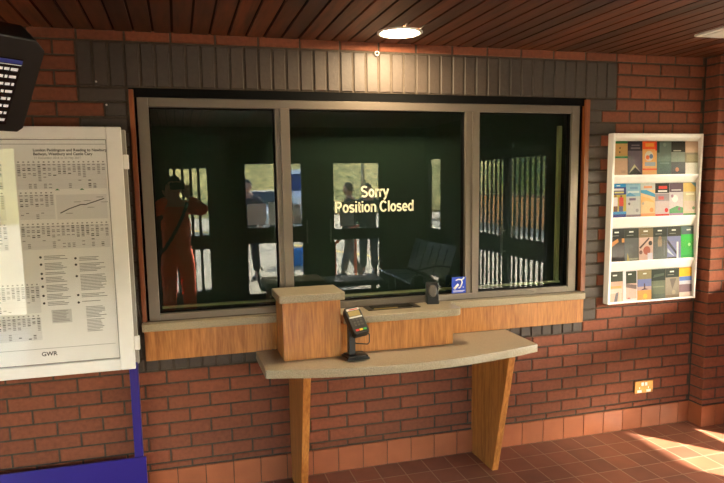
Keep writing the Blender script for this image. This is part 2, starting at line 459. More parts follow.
for (zz0, zz1) in ((1.0, 1.925), (.22, .80)):
    for xb in (-2.395, -2.29, -2.182, -2.078): bars.append((xb - .018, xb + .018, zz0, zz1))
door_unit('door_1', -2.56, -1.86, 0, 2.08, [(-2.46, -1.965, 1.0, 1.925), (-2.46, -1.965, .22, .80)], 'x', f0, f1, M['frame'], bars)
door_unit('door_2', -1.56, -0.52, 0, 2.08, [(-1.44, -0.64, 1.08, 1.98), (-1.44, -0.64, .12, .85)], 'x', f0, f1, M['frame'], handle=(-.58, 1.0, 1))
door_unit('door_3', -0.30, 0.66, 0, 2.08, [(-0.165, 0.535, 1.02, 1.98), (-0.165, 0.535, .10, .86)], 'x', f0, f1, M['frame'], handle=(-.23, 1.0, 1))
g0, g1 = X_R + .03, X_R + .08
door_unit('window_3', -5.49, -4.88, 0, 2.10, [(-5.43, -4.94, 1.0, 2.02), (-5.43, -4.94, .1, .60)], 'y', g0, g1, M['frame'])
bars = []
for (y0, y1) in ((-3.86, -3.10), (-2.98, -2.22)):
    for (zz0, zz1) in ((1.05, 1.95), (.15, .84)):
        n = 7
        for i in range(1, n): yy = y0 + (y1 - y0) * i / n; bars.append((yy - .018, yy + .018, zz0, zz1))
door_unit('door_4', -3.98, -2.10, 0, 2.06, [(-3.86, -3.10, 1.05, 1.95), (-2.98, -2.22, 1.05, 1.95), (-3.86, -3.10, .15, .84), (-2.98, -2.22, .15, .84)], 'y', g0, g1, M['frame'], bars, handle=(-3.03, 1.0, 1), bd=.006)
door_unit('door_5', -1.78, -0.135, 0, 2.10, [(-1.70, -1.02, 1.02, 1.98), (-1.70, -1.02, .10, .80), (-0.90, -0.235, 1.02, 1.98), (-0.90, -0.50, .10, .26)], 'y', X_R + .0, X_R + .07, M['oakred'], handle=(-.96, 1.0, 1))
door_unit('window_4', -5.2, -2.4, .10, 1.62, [(-5.12, -3.84, .18, 1.54), (-3.76, -2.48, .18, 1.54)], 'y', X_L - .075, X_L - .025, M['frame'])
portal('daylight_entrance', (-0.45, Y_F - .12, 1.05), (0, 1, 0), 2.5, 2.0)
portal('daylight_entrance_left', (-5.08, Y_F - .12, 1.15), (0, 1, 0), 1.7, 2.2)
portal('daylight_right', (X_R + .14, -.96, 1.05), (-1, 0, 0), 2.0, 1.6)
portal('daylight_left', (X_L - .14, -3.8, .86), (1, 0, 0), 1.5, 2.8)

# ------------------------------------------------------------------ ticket window
win = thing('window_1', None, None, (-1.23, 0.05, 0.985), kind='structure')
b = MB()
FX0, FX1, FZ0, FZ1 = -2.545, 0.088, 0.985, 2.168
b.box(FX0, FX0 + .055, 0.012, .075, FZ0, FZ1); b.box(FX1 - .055, FX1, 0.012, .075, FZ0, FZ1)
b.box(FX0 + .055, FX1 - .055, 0.012, .075, FZ1 - .048, FZ1); b.box(FX0 + .055, FX1 - .055, 0.012, .075, FZ0, FZ0 + .042)
b.build('frame', M['alu'], win, 0.003)
for (x0, x1, step) in ((-1.836, -1.757, -1.808), (-0.697, -0.611, -0.656)):
    b = MB(); b.box(x0, step, 0.006, .075, FZ0 + .042, FZ1 - .048); b.box(step, x1, -0.004, .075, FZ0 + .042, FZ1 - .048)
    b.build('mullion', M['alu'], win, 0.002)
BAYS = [(FX0 + .055, -1.836), (-1.757, -0.697), (-0.611, FX1 - .055)]
for (x0, x1) in BAYS:
    b = MB()
    za, zb = FZ0 + .042, FZ1 - .048
    b.box(x0, x0 + .008, .03, .06, za, zb); b.box(x1 - .008, x1, .03, .06, za, zb); b.box(x0 + .008, x1 - .008, .03, .06, za, za + .007); b.box(x0 + .008, x1 - .008, .03, .06, zb - .008, zb)
    b.build('gasket', M['gasket'], win)
    b = MB(); b.box(x0 + .008, x1 - .008, .042, .048, za + .007, zb - .008); b.build('glass', M['glass'], win)
    b = MB(); b.box(x0 + .012, x1 - .012, .085, .11, za + .012, za + .024)
    if x0 > -0.7: b.box(x1 - .045, x1 - .022, .085, .11, za + .024, zb - .07)
    b.build('bead', M['bead'], win)
# reveal and varnished strips
b = MB(); b.box(WX0 + .024, FX0, .03, .09, .985, 2.205); b.box(FX1, .116, .03, .09, .985, 2.205); b.box(WX0, WX1, .01, .09, FZ1, 2.2145)
struct(b.build('trim_1', M['gasket']))
struct(box_obj('trim_2', WX0, WX0 + .024, -.004, .06, .99, 2.205, M['oakred'], bevel=.002))
struct(box_obj('trim_3', .116, .150, -.006, .06, .99, 2.205, M['oakred'], bevel=.002))
struct(box_obj('trim_4', WX0 - .002, .128, -.045, .012, .944, .986, M['stone'], bevel=.004))       # stone sill
b = MB(); b.box(-2.575, -1.9, -.022, .006, .780, .944); b.box(-1.9, .130, -.022, .006, .786, .944)
struct(b.build('trim_5', M['oak'], None, .002))                                                          # oak apron
# green blinds, one behind each pane
for (x0, x1), lab in zip(BAYS, ('dark green blind drawn down behind the narrow pane nearest the timetable case', 'dark green blind drawn down behind the wide middle pane with the lettering', 'dark green blind drawn down behind the pane nearest the leaflet rack')):
    t = thing('roller_blind', lab, 'blind', ((x0 + x1) / 2, .15, .98), 'green blinds behind the ticket window')
    b = MB(); b.box(x0 - .03, x1 + .03, .148, .152, .985, 2.13); b.build('fabric', M['blind'], t)
    b = MB(); b.tube([(x0 - .03, .16, 2.15), (x1 + .03, .16, 2.15)], .022, 12); b.build('roller', M['gasket'], t)
    b = MB(); b.box(x0 - .03, x1 + .03, .140, .160, .965, .987); b.build('bottom_bar', M['gasket'], t)
# dark office behind
b = MB(); b.box(X_L, 1.4, 1.2, 1.3, 0, 2.6); b.box(X_L, 1.4, .11, 1.2, -.1, 0); b.box(X_L, 1.4, .11, 1.3, 2.6, 2.7); b.box(X_L - .1, X_L, .11, 1.3, 0, 2.6); b.box(1.4, 1.5, .11, 1.3, 0, 2.6)
struct(b.build('wall_office', M['office']))
# vinyl lettering on the face of the middle pane
t = thing('closed_notice', 'cream vinyl lettering reading Sorry Position Closed on the middle pane', 'lettering', (-1.255, .050, 1.53))
def arc(cx, cy, rx, ry, a0, a1, n=14): return [(cx + rx * math.cos(math.radians(a0 + (a1 - a0) * i / n)), cy + ry * math.sin(math.radians(a0 + (a1 - a0) * i / n))) for i in range(n + 1)]
GLY = {  # stroke-built grotesque letters, cap height 1: (advance, strokes)
    'S': (.70, [arc(.335, .735, .235, .205, 28, 270, 18) + arc(.335, .27, .25, .21, 90, -150, 18)[1:]]),
    'P': (.70, [[(.12, 0), (.12, 1)], [(.12, .935)] + arc(.36, .70, .215, .235, 90, -90) + [(.12, .465)]]),
    'C': (.76, [arc(.385, .5, .29, .44, 38, 322, 24)]),
    'o': (.60, [arc(.30, .36, .205, .30, 0, 360, 24)]),
    'r': (.40, [[(.12, 0), (.12, .72)], arc(.35, .40, .23, .26, 178, 82, 8)]),
    'y': (.56, [[(.055, .72), (.275, .06)], [(.50, .72), (.275, .06), (.215, -.13), (.14, -.19), (.06, -.18)]]),
    's': (.54, [arc(.265, .52, .175, .14, 25, 270, 14) + arc(.265, .205, .19, .145, 90, -155, 14)[1:]]),
    'i': (.26, [[(.13, 0), (.13, .72)], [(.13, .86), (.13, 1.0)]]),
    't': (.34, [[(.16, .92), (.16, .14), (.20, .07), (.31, .06)], [(.03, .66), (.31, .66)]]),
    'n': (.60, [[(.12, 0), (.12, .72)], [(.12, .42)] + arc(.30, .47, .175, .19, 165, 0, 10) + [(.475, 0)]]),
    'l': (.26, [[(.13, 0), (.13, 1)]]),
    'e': (.57, [[(.10, .36), (.485, .36)] + arc(.295, .36, .195, .30, 0, 315, 20)]),
    'd': (.61, [[(.49, 0), (.49, 1)], arc(.285, .36, .195, .30, 0, 360, 22)]),
    ' ': (.28, [])}
def lettering(name, body, cap, x_mid, z_base, y, mt, parent, w_=.165):
    b = MB(); tot = sum(GLY[c][0] for c in body); x = x_mid - tot * cap / 2
    for c in body:
        for st in GLY[c][1]:
            p = [Vector((a, q_)) for a, q_ in st]; L = []; closed = (p[0] - p[-1]).length < 1e-4
            for i in range(len(p)):
                a = p[i - 1] if i else (p[-2] if closed else p[0]); c2 = p[i + 1] if i < len(p) - 1 else (p[1] if closed else p[-1])
                d = (c2 - a).normalized(); nn = Vector((-d.y, d.x))
                k = 1.0
                if 0 < i < len(p) - 1:
                    d1 = (p[i] - p[i - 1]).normalized(); k = 1 / max(.5, Vector((-d1.y, d1.x)).dot(nn))
                L.append((p[i] + nn * w_ / 2 * k, p[i] - nn * w_ / 2 * k))
            vs = []
            for yy in (y, y + .0003):
                for (a, c2) in L: vs += [(x + a.x * cap, yy, z_base + a.y * cap), (x + c2.x * cap, yy, z_base + c2.y * cap)]
            n = len(L); b.add(vs, [(2 * i, 2 * i + 1, 2 * i + 3, 2 * i + 2) for i in range(n - 1)] + [(2 * n + 2 * i, 2 * n + 2 * i + 2, 2 * n + 2 * i + 3, 2 * n + 2 * i + 1) for i in range(n - 1)])
        x += GLY[c][0] * cap
    return b.build(name, mt, parent)
lettering('upper_line', 'Sorry', .0645, -1.258, 1.628, .0412, M['vinyl'], t)
lettering('lower_line', 'Position Closed', .0645, -1.258, 1.541, .0412, M['vinyl'], t)
# hearing loop sticker
t = thing('hearing_loop_sticker', 'small blue sticker with a white ear symbol in the corner of the middle pane', 'sticker', (-.743, .0, 1.03))
box_obj('backing', -.790, -.698, -.0065, -.0045, 1.032, 1.132, mat('sticker_blue', srgb(28, 66, 190), .4), t)
b = MB()
ear = [(-.772, 1.062), (-.752, 1.080), (-.738, 1.094), (-.728, 1.112), (-.712, 1.119), (-.703, 1.108), (-.710, 1.092), (-.716, 1.080), (-.722, 1.064), (-.736, 1.058)]
b.tube([(-.776, -.0075, 1.060), (-.748, -.0075, 1.087)], .0075, 6); b.tube([(-.765, -.0075, 1.112), (-.747, -.0075, 1.118), (-.728, -.0075, 1.114), (-.722, -.0075, 1.098), (-.728, -.0075, 1.082), (-.735, -.0075, 1.068), (-.746, -.0075, 1.062)], .004, 6)
b.tube([(-.722, -.0075, 1.114), (-.709, -.0075, 1.127)], .0045, 6); b.tube([(-.716, -.0075, 1.066), (-.713, -.0075, 1.07)], .003, 6)
b.build('ear_symbol', M['white'], t)
b = MB(); b.box(-.782, -.706, -.0072, -.006, 1.046, 1.049); b.box(-.780, -.715, -.0072, -.006, 1.040, 1.0425); b.build('caption', M['tint'], t)

# ------------------------------------------------------------------ counter
ctr = thing('ticket_counter', 'bow-fronted speckled stone counter on two oak panel legs below the ticket window', 'counter', (-1.2, -.02, 0))
front = []
N = 24
for i in range(N + 1):
    s_ = i / N; xx = -1.987 + s_ * (1.987 - .438); front.append((xx, -.410 - .128 * (1 - (2 * s_ - 1) ** 2)))
poly = [(-.432, -.023), (-1.990, -.023)] + front
b = MB(); b.prism(poly, 'z', .739, .785); b.build('worktop', M['stone'], ctr, .004)
for x0, x1 in ((-1.806, -1.766), (-.652, -.612)):
    b = MB(); b.prism([(-.003 - .0125, 0), (-.285, 0), (-.468, .739), (-.003, .739), (-.003, .151), (-.0155, .151)], 'x', x0, x1)
    b.build('leg', M['oak'], ctr, .003)
ped = thing('counter_pedestal', 'oak box pedestal with a stone cap standing on the counter', 'pedestal', (-1.715, -.15, .785))
box_obj('body', -1.872, -1.560, -.285, -.046, .785, 1.098, M['oak'], ped, .003)
box_obj('stone_cap', -1.893, -1.540, -.312, -.046, 1.098, 1.140, M['stone'], ped, .005)
sh = thing('transaction_shelf', 'raised stone shelf on an oak panel beside the pedestal', 'shelf', (-1.2, -.15, .785))
box_obj('panel', -1.558, -.890, -.248, -.046, .786, .957, M['oak'], sh, .002)
poly = [(-1.538, -.046), (-1.538, -.288)]
for i in range(9): a = -PI / 2 + PI / 2 * i / 8; poly.append((-.895 + .05 * math.cos(a), -.238 + .05 * math.sin(a)))
poly += [(-.845, -.046)]
b = MB(); b.prism(poly[::-1], 'z', .957, .999); b.build('stone_top', M['stone'], sh, .005)
tr = thing('coin_tray', 'shallow dark metal coin tray sunk in the raised stone shelf', 'tray', (-1.2, -.1, 1.0))
b = MB(); x0, x1, y0, y1 = -1.372, -1.060, -.178, -.048
b.box(x0, x1, y0, y0 + .012, .999, 1.004); b.box(x0, x1, y1 - .012, y1, .999, 1.004); b.box(x0, x0 + .03, y0 + .012, y1 - .012, .999, 1.004); b.box(x1 - .03, x1, y0 + .012, y1 - .012, .999, 1.004)
b.build('rim', mat('dark_steel', srgb(60, 54, 46), .35, .6), tr, .001)
b = MB(); b.box(x0 + .03, x1 - .03, y0 + .012, y1 - .012, .999, 1.0008); b.build('dish', mat('dish_steel', srgb(70, 62, 48), .22, .9), tr)
b = MB(); b.box(x0 + .04, x1 - .13, y0 + .014, y0 + .034, 1.0008, 1.0022); b.build('glint_strip', mat('tray_glint', srgb(196, 170, 92), .4, .5), tr)  # yellow strip stands in for the reflection on the polished steel tray
# intercom speaker
sp = thing('intercom_speaker', 'black wedge-shaped intercom speaker with an oval grille on the stone shelf', 'speaker', (-.96, -.1, .999))
Ms = Matrix.Translation((-.952, -.085, .999)) @ Matrix.Rotation(math.radians(-14), 4, 'Z')
b = MB(); b.prism([(-.044, 0), (.040, 0), (.040, .018), (.018, .116), (.006, .124), (-.008, .124), (-.034, .03)], 'x', -.036, .036, M=Ms); b.build('housing', M['black'], sp, .005)
b = MB(); q = Vector((0, -.062, .016)).normalized()
nrm = Vector((0, -math.cos(.27), math.sin(.27)))
c = Ms @ Vector((0, -.0225, .075)); nw = Ms.to_3x3() @ nrm
prof = [(.030, -.001), (.030, .002), (.022, .0035), (.010, .004)]
b.lathe(prof, (0, 0, 0), (0, 0, 1), 20)
ax = Ms.to_3x3() @ Vector((1, 0, 0)); up = nw.cross(ax)
b.v = [tuple(c + ax * (v[0] * .85) + up * (v[1] * 1.25) + nw * v[2]) for v in b.v]
b.build('grille', mat('grille_grey', srgb(78, 72, 68), .55, .3, noise=500, vary=.5), sp)
# small dark stanchion between pedestal and shelf
# card reader
cr = thing('card_reader', 'black card payment terminal on a stand beside the pedestal', 'card reader', (-1.49, -.30, .785))
Mb = Matrix.Translation((-1.495, -.338, .785)) @ Matrix.Scale(1.1, 4) @ Matrix.Rotation(math.radians(4), 4, 'Z')
b = MB(); b.box(-.056, .056, -.048, .048, 0, .010, M=Mb); b.box(-.050, .050, -.042, .042, .010, .020, M=Mb); b.build('base', M['black'], cr, .003)
b = MB(); b.box(-.036, -.004, -.012, .022, .020, .175, M=Mb); b.build('pole', M['black'], cr, .004)
Mt = Matrix.Translation((-1.493, -.342, .984)) @ Matrix.Scale(1.1, 4) @ Matrix.Rotation(math.radians(6), 4, 'Z') @ Matrix.Rotation(math.radians(-43), 4, 'X') @ Matrix.Rotation(math.radians(-7), 4, 'Y')
b = MB(); b.prism([(-.036, -.078), (.036, -.078), (.042, -.060), (.042, .050), (.036, .074), (-.036, .074), (-.042, .050), (-.042, -.060)], 'y', -.018, .022, M=Mt)
hd = b.build('terminal', M['black'], cr, .005)
b = MB(); b.box(-.030, .030, -.0205, -.018, .020, .048, M=Mt); b.build('screen', mat('lcd', srgb(150, 132, 84), .25), hd)
b = MB(); b.box(-.034, .034, -.0200, -.018, .010, .017, M=Mt); b.box(-.032, .034, -.0200, -.018, .052, .062, M=Mt); b.build('silver_band', mat('silver_paint', srgb(196, 192, 186), .35), hd)
b = MB(); b.box(-.020, .024, -.0208, -.0198, .054, .059, M=Mt); b.build('label_strip', mat('red_print', srgb(180, 50, 44), .5), hd)
b = MB()
for i in range(3):
    for j in range(3): b.box(-.024 + i * .018, -.012 + i * .018, -.0215, -.018, -.004 - j * .015, .005 - j * .015, M=Mt)
b.build('number_keys', mat('key_grey', srgb(58, 54, 50), .5), hd)
for i, cc in enumerate(((200, 40, 40), (222, 190, 50), (40, 150, 70))):
    b = MB(); b.box(-.028 + i * .020, -.012 + i * .020, -.0215, -.018, -.062, -.053, M=Mt); b.build('colour_key', mat('key_%d' % i, srgb(*cc), .4), hd)
b = MB(); b.tube([Mt @ Vector(p) for p in ((.030, .0, -.07), (.036, -.004, -.085))] + [Vector((-1.428, -0.372, 0.872)), Vector((-1.440, -0.377, 0.864)), Vector((-1.490, -0.352, 0.866)), Vector((-1.505, -0.342, 0.868))], .0032, 8)
b.build('wire_loop', M['black'], cr)

# ------------------------------------------------------------------ leaflet rack
rk = thing('leaflet_rack', 'white wall rack of four tiers filled with leaflets', 'leaflet rack', (.64, 0, .895))
RX0, RX1, RZ0, RZ1, RY = .292, .992, .895, 1.996, -.052
b = MB()
b.box(RX0, RX0 + .018, RY, -.001, RZ0, RZ1); b.box(RX1 - .018, RX1, RY, -.001, RZ0, RZ1)
b.box(RX0 + .018, RX1 - .018, RY, -.001, RZ1 - .014, RZ1); b.box(RX0 + .018, RX1 - .018, RY, -.001, RZ0, RZ0 + .012)
b.box(RX0 + .018, RX1 - .018, -.008, -.001, RZ0 + .012, RZ1 - .014)
b.build('case', M['white'], rk, .003)
ROWS = [(1.738, 1.932), (1.466, 1.662), (1.178, 1.372), (.908, 1.090)]
for i, (z0, z1) in enumerate(ROWS):
    top = RZ1 - .014 if i == 0 else ROWS[i - 1][0] - .004
    b = MB(); b.prism([(-.008, z1 + .012), (-.020, z1 + .022), (-.044, top - .012), (-.047, top), (-.008, top)], 'x', RX0 + .019, RX1 - .019)
    b.build('ledge', M['white'], rk, .002)
    b = MB(); b.box(RX0 + .019, RX1 - .019, -.046, -.0435, z0 - .004, z0 + .115); b.build('acrylic_front', M['acrylic'], rk)

_lc = {}
def lcol(c):
    if c not in _lc: _lc[c] = mat('print_%02x%02x%02x' % c, tuple(q_ * .72 for q_ in srgb(*c)), .6, spec=.15, noise=60, vary=.05)
    return _lc[c]
def leaflet(row, colm, base, marks, label, lean=0.0, dz=0.0, wide=.1105):
    z0, z1 = ROWS[row]; xc = .3655 + colm * .1122 - (.004 * row if False else 0)
    x0 = xc - wide / 2; h = z1 - z0 + .022
    M_ = Matrix.Translation((x0, -.037, z0 - .006 + dz)) @ Matrix.Rotation(math.radians(-3.5), 4, 'X') @ Matrix.Rotation(math.radians(lean), 4, 'Y')
    cols = [base]; b = MB(); b.box(0, wide, 0, .006, 0, h, 0, M_)
    k = 0
    for mk in marks:
        c = mk[-1]
        if c not in cols: cols.append(c)
        mi = cols.index(c); k += 1; yy = -.0002 - .00012 * k
        if mk[0] == 'r':
            _, u0_, u1_, v0, v1, _c = mk
            b.add([M_ @ Vector((u * wide, yy, v * h)) for u, v in ((u0_, v0), (u1_, v0), (u1_, v1), (u0_, v1))], [(0, 1, 2, 3)], mi)
        elif mk[0] == 'p':
            b.add([M_ @ Vector((u * wide, yy, v * h)) for u, v in mk[1]], [tuple(range(len(mk[1])))], mi)
        elif mk[0] == 'c':
            _, cu, cv, rad, _c = mk
            b.add([M_ @ Vector((cu * wide + rad * wide * math.cos(a), yy, cv * h + rad * wide * math.sin(a))) for a in [2 * PI * i / 16 for i in range(16)]], [tuple(range(16))], mi)
    o = b.build('leaflet', [lcol(c) for c in cols])
    return tag(o, label, 'leaflet', 'leaflets in the wall rack')
W_ = (240, 236, 228); K_ = (38, 36, 36)
def dark_top(c=(52, 52, 46)): return [('r', 0, 1, .70, 1, c), ('r', .32, .62, .87, .91, W_), ('r', .15, .62, .78, .795, (150, 150, 140))]
# top tier
leaflet(0, 0, (214, 168, 140), [('r', 0, 1, .93, 1, (44, 120, 76)), ('r', 0, 1, .56, .93, (214, 168, 106)), ('r', 0, 1, .50, .56, (44, 120, 76)), ('c', .48, .80, .05, (60, 70, 50)), ('c', .46, .68, .05, (60, 70, 50)), ('r', .55, .85, .06, .14, (196, 150, 128))], 'peach and tan leaflet with two green bands at the left end of the top tier')
leaflet(0, 1, (112, 98, 112), [('r', 0, 1, .72, 1, (52, 44, 58)), ('r', .25, .8, .86, .90, (120, 108, 118)), ('r', .2, .85, .77, .82, (120, 108, 118)), ('p', [(0, 0), (.5, .22), (1, 0)], (60, 60, 58)), ('p', [(.05, .05), (.45, .32), (.85, .1), (.5, .24)], (190, 180, 140))], 'purple-grey leaflet with a dark plum head on the top tier')
leaflet(0, 2, (236, 176, 110), [('r', 0, 1, .76, 1, (240, 96, 36)), ('r', .2, .8, .84, .94, (244, 160, 60)), ('r', .9, 1, .72, .97, (214, 40, 30)), ('c', .45, .56, .3, (226, 214, 196)), ('c', .6, .55, .14, (110, 130, 170)), ('c', .35, .52, .13, (222, 110, 60)), ('r', .15, .9, .26, .38, (150, 160, 170)), ('r', 0, 1, .14, .19, (226, 90, 50))], 'bright orange and cream leaflet on the top tier')
leaflet(0, 3, (108, 122, 116), [('r', 0, .18, .66, 1, (40, 66, 54)), ('c', .55, .90, .12, (132, 146, 136)), ('r', 0, 1, .0, .40, (92, 108, 106)), ('r', .2, .85, .33, .36, (124, 138, 136))], 'plain grey-green leaflet on the top tier')
leaflet(0, 4, (140, 146, 138), [('r', 0, 1, .68, 1, (56, 52, 46)), ('r', .15, .7, .70, .735, (190, 186, 172)), ('r', 0, 1, 0, .38, (96, 94, 100)), ('c', .42, .15, .13, (206, 130, 104))], 'grey leaflet with a small salmon spot low down on the top tier')
leaflet(0, 5, (150, 138, 116), [('r', .0, 1, .66, 1.0, (214, 180, 156)), ('r', 0, 1, .0, .35, (240, 236, 232)), ('r', .1, .9, .40, .6, (168, 156, 126))], 'short leaflet with a white lower half at the right end of the top tier')
# second tier
leaflet(1, 0, (40, 60, 130), [('r', 0, 1, .90, 1, (30, 140, 200)), ('r', .35, .6, .93, .96, W_), ('r', 0, 1, .70, .90, (36, 52, 120)), ('r', .1, .85, .80, .86, (226, 224, 220)), ('r', .2, .85, .72, .77, (220, 206, 120)), ('r', 0, 1, .18, .68, (182, 168, 70)), ('r', .12, .42, .34, .60, (214, 206, 206)), ('r', .52, .82, .34, .60, (216, 60, 50)), ('c', .28, .64, .07, (150, 96, 70)), ('c', .66, .63, .07, (120, 70, 50)), ('r', .15, .4, .18, .34, (96, 66, 50)), ('r', .5, .78, .18, .34, (60, 80, 120)), ('r', 0, 1, .10, .18, (50, 150, 210))], 'blue leaflet picturing two people in white and red on the second tier')
leaflet(1, 1, (190, 190, 188), [('r', 0, 1, .62, 1, (140, 182, 206)), ('r', .25, .8, .83, .90, (116, 150, 184)), ('r', .1, .9, .72, .78, (206, 220, 224)), ('p', [(0, .62), (.7, .62), (.25, .74), (0, .66)], (92, 150, 190)), ('r', .2, .65, .50, .57, (110, 96, 120)), ('c', .2, .40, .08, (110, 100, 110)), ('c', .75, .2, .11, (150, 148, 152)), ('r', 0, 1, 0, .08, (132, 116, 130))], 'pale sky-blue and grey leaflet on the second tier')
leaflet(1, 2, (232, 196, 148), [('r', 0, 1, .80, 1, (196, 200, 196)), ('r', .2, .8, .85, .92, (228, 150, 110)), ('p', [(0, .80), (0, .72), (1, .58), (1, .68), (.4, .80)], (84, 160, 200)), ('p', [(0, .62), (.6, .56), (1, .42), (.3, .48), (0, .4)], (238, 184, 116)), ('c', .75, .2, .14, (238, 150, 90)), ('r', 0, 1, 0, .1, (236, 160, 110)), ('c', .15, .4, .08, (180, 170, 150))], 'sandy orange leaflet with a blue wave on the second tier')
leaflet(1, 3, (206, 190, 192), [('r', 0, 1, .70, 1, (48, 44, 42)), ('r', .25, .85, .82, .91, (220, 70, 56)), ('r', .2, .85, .73, .78, (226, 222, 216)), ('r', 0, 1, .46, .68, (160, 150, 156)), ('r', .22, .62, .50, .60, (216, 110, 110)), ('c', .8, .18, .13, (216, 50, 56)), ('r', 0, 1, 0, .07, (214, 70, 70))], 'pink-grey leaflet with a black head and red spot on the second tier')
leaflet(1, 4, (208, 200, 206), [('r', 0, 1, .72, 1, (104, 84, 98)), ('r', .15, .85, .76, .80, (200, 190, 196)), ('p', [(0, .08), (1, .08), (1, .24), (.55, .30), (0, .20)], (92, 160, 110)), ('c', .72, .2, .1, (150, 100, 120)), ('c', .4, .52, .22, (238, 236, 234)), ('r', 0, 1, 0, .08, (166, 130, 170)), ('c', .2, .6, .10, (166, 130, 150))], 'mauve-headed leaflet with a green hill at its foot on the second tier')
leaflet(1, 5, (206, 196, 166), [('r', 0, 1, .72, 1, (222, 190, 116)), ('p', [(.55, 1), (1, .82), (1, 1)], (120, 170, 190)), ('r', .2, .8, .62, .68, (238, 232, 200)), ('r', .05, .95, .12, .44, (214, 196, 180)), ('c', .75, .22, .1, (110, 160, 110)), ('r', 0, 1, 0, .06, (70, 150, 90))], 'cream leaflet with yellow head and blue corner, right end of second tier')
# third tier
leaflet(2, 0, (74, 62, 52), dark_top((50, 48, 44)) + [('p', [(0, .42), (.6, .60), (.55, .70), (0, .56)], (226, 150, 84)), ('r', .82, 1, .58, .70, (220, 150, 84)), ('r', 0, 1, .0, .12, (60, 52, 44))], 'dark brown leaflet with an orange slash at the left end of the third tier')
leaflet(2, 1, (104, 104, 100), dark_top((58, 60, 50)) + [('p', [(.15, 0), (.35, 0), (.2, .26)], (170, 150, 80)), ('r', .3, .95, .04, .09, (150, 146, 126))], 'plain grey leaflet with a dark head on the third tier')
leaflet(2, 2, (206, 172, 156), dark_top((128, 112, 82)) + [('p', [(0, .4), (.7, .7), (.75, .66), (.1, .36)], (90, 76, 70)), ('c', .55, .30, .26, (170, 96, 76)), ('c', .8, .52, .14, (70, 64, 60)), ('r', .6, .95, 0, .22, (206, 200, 214)), ('c', .12, .25, .12, (120, 90, 80))], 'pinkish leaflet with a tan slanting head on the third tier')
leaflet(2, 3, (92, 96, 88), dark_top((48, 52, 46)) + [('r', .32, .62, .40, .62, (150, 130, 104)), ('c', .48, .66, .12, (140, 112, 92)), ('r', .75, .82, .1, .6, (112, 116, 112))], 'grey-green leaflet with a faint figure on the third tier')
leaflet(2, 4, (126, 130, 170), dark_top((60, 62, 52)) + [('p', [(0, .5), (.7, .1), (.7, .2), (0, .62)], (60, 60, 70)), ('p', [(0, .22), (.5, .08), (0, .34)], (200, 206, 224)), ('r', .68, .80, 0, .52, (236, 232, 224)), ('r', .0, .65, 0, .06, (90, 84, 74))], 'violet-blue leaflet with a white post on the third tier')
leaflet(2, 5, (54, 186, 76), [('r', 0, 1, .74, 1, (92, 110, 112)), ('r', .4, .7, .86, .90, W_), ('c', .6, .42, .1, (170, 226, 160)), ('r', .0, 1, .0, .1, (48, 170, 70))], 'bright green leaflet at the right end of the third tier')
# bottom tier
leaflet(3, 0, (220, 176, 150), [('r', 0, 1, .68, 1, (74, 76, 62)), ('r', .3, .6, .86, .9, W_), ('r', .1, .9, .46, .54, (224, 160, 80)), ('r', .05, .95, .30, .44, (226, 196, 176)), ('p', [(.35, 0), (.6, 0), (.7, .34), (.5, .30)], (110, 100, 104)), ('r', .75, .9, 0, .4, (232, 190, 170))], 'peach leaflet with an olive head at the left end of the bottom tier')
leaflet(3, 1, (232, 222, 226), [('r', .2, .95, .56, .96, (66, 70, 54)), ('r', .35, .6, .84, .88, W_), ('r', .2, .95, .06, .56, (222, 180, 164)), ('p', [(.2, .44), (.95, .36), (.95, .50), (.2, .56)], (128, 110, 104)), ('r', .3, .5, .06, .10, (180, 90, 80))], 'white bordered leaflet taller than its neighbours on the bottom tier', dz=.006)
leaflet(3, 2, (226, 160, 90), [('r', 0, 1, .70, 1, (148, 134, 96)), ('r', .4, .65, .86, .90, W_), ('r', 0, 1, .46, .70, (120, 128, 180)), ('r', 0, 1, .34, .46, (190, 160, 160)), ('p', [(.2, .34), (.8, .36), (.56, .40), (.54, .56), (.46, .56), (.46, .40)], (90, 76, 84)), ('c', .55, .14, .16, (246, 196, 80))], 'sunset orange and blue leaflet with a dark cross shape on the bottom tier')
leaflet(3, 3, (104, 110, 90), [('r', 0, 1, .62, 1, (48, 56, 48)), ('p', [(.1, .72), (.9, .78), (.9, .86), (.2, .82)], (78, 88, 76)), ('r', 0, 1, .0, .18, (90, 98, 84)), ('r', .1, .9, .40, .44, (128, 132, 106))], 'dark olive leaflet without a picture on the bottom tier')
leaflet(3, 4, (148, 136, 120), dark_top((50, 56, 50)) + [('p', [(.3, .66), (.8, .66), (.5, .30)], (112, 104, 94)), ('r', 0, 1, 0, .12, (130, 112, 88)), ('c', .6, .2, .14, (176, 160, 136))], 'stony grey-brown leaflet with a dark head on the bottom tier')
leaflet(3, 5, (206, 160, 140), [('r', 0, 1, .70, 1, (244, 190, 50)), ('r', 0, 1, .56, .70, (96, 130, 200)), ('r', 0, 1, .44, .56, (206, 200, 214)), ('r', 0, 1, .18, .44, (128, 104, 112)), ('r', 0, 1, 0, .18, (232, 206, 190))], 'leaflet with a yellow head over a landscape at the right end of the bottom tier')

# ------------------------------------------------------------------ power socket
so_ = thing('power_socket', 'brass double power socket low on the brick wall', 'socket', (.64, 0, .25))
box_obj('plate', .566, .714, -.010, -.001, .247, .334, M['brass'], so_, .003)
for xx in (.604, .676):
    b = MB()
    for (dx, z0, z1, ww) in ((0, .278, .292, .0045), (-.011, .262, .267, .006), (.011, .262, .267, .006)): b.box(xx + dx - ww / 2 * 1.0, xx + dx + ww / 2, -.0108, -.0095, z0, z1)
    b.box(xx - .018, xx + .018, -.0106, -.0095, .254, .272)
    b.build('outlet', M['white'], so_)
    box_obj('rocker', xx - .010 + (.022 if xx < .64 else -.022), xx + .010 + (.022 if xx < .64 else -.022), -.0135, -.0095, .300, .324, M['white'], so_, .002)

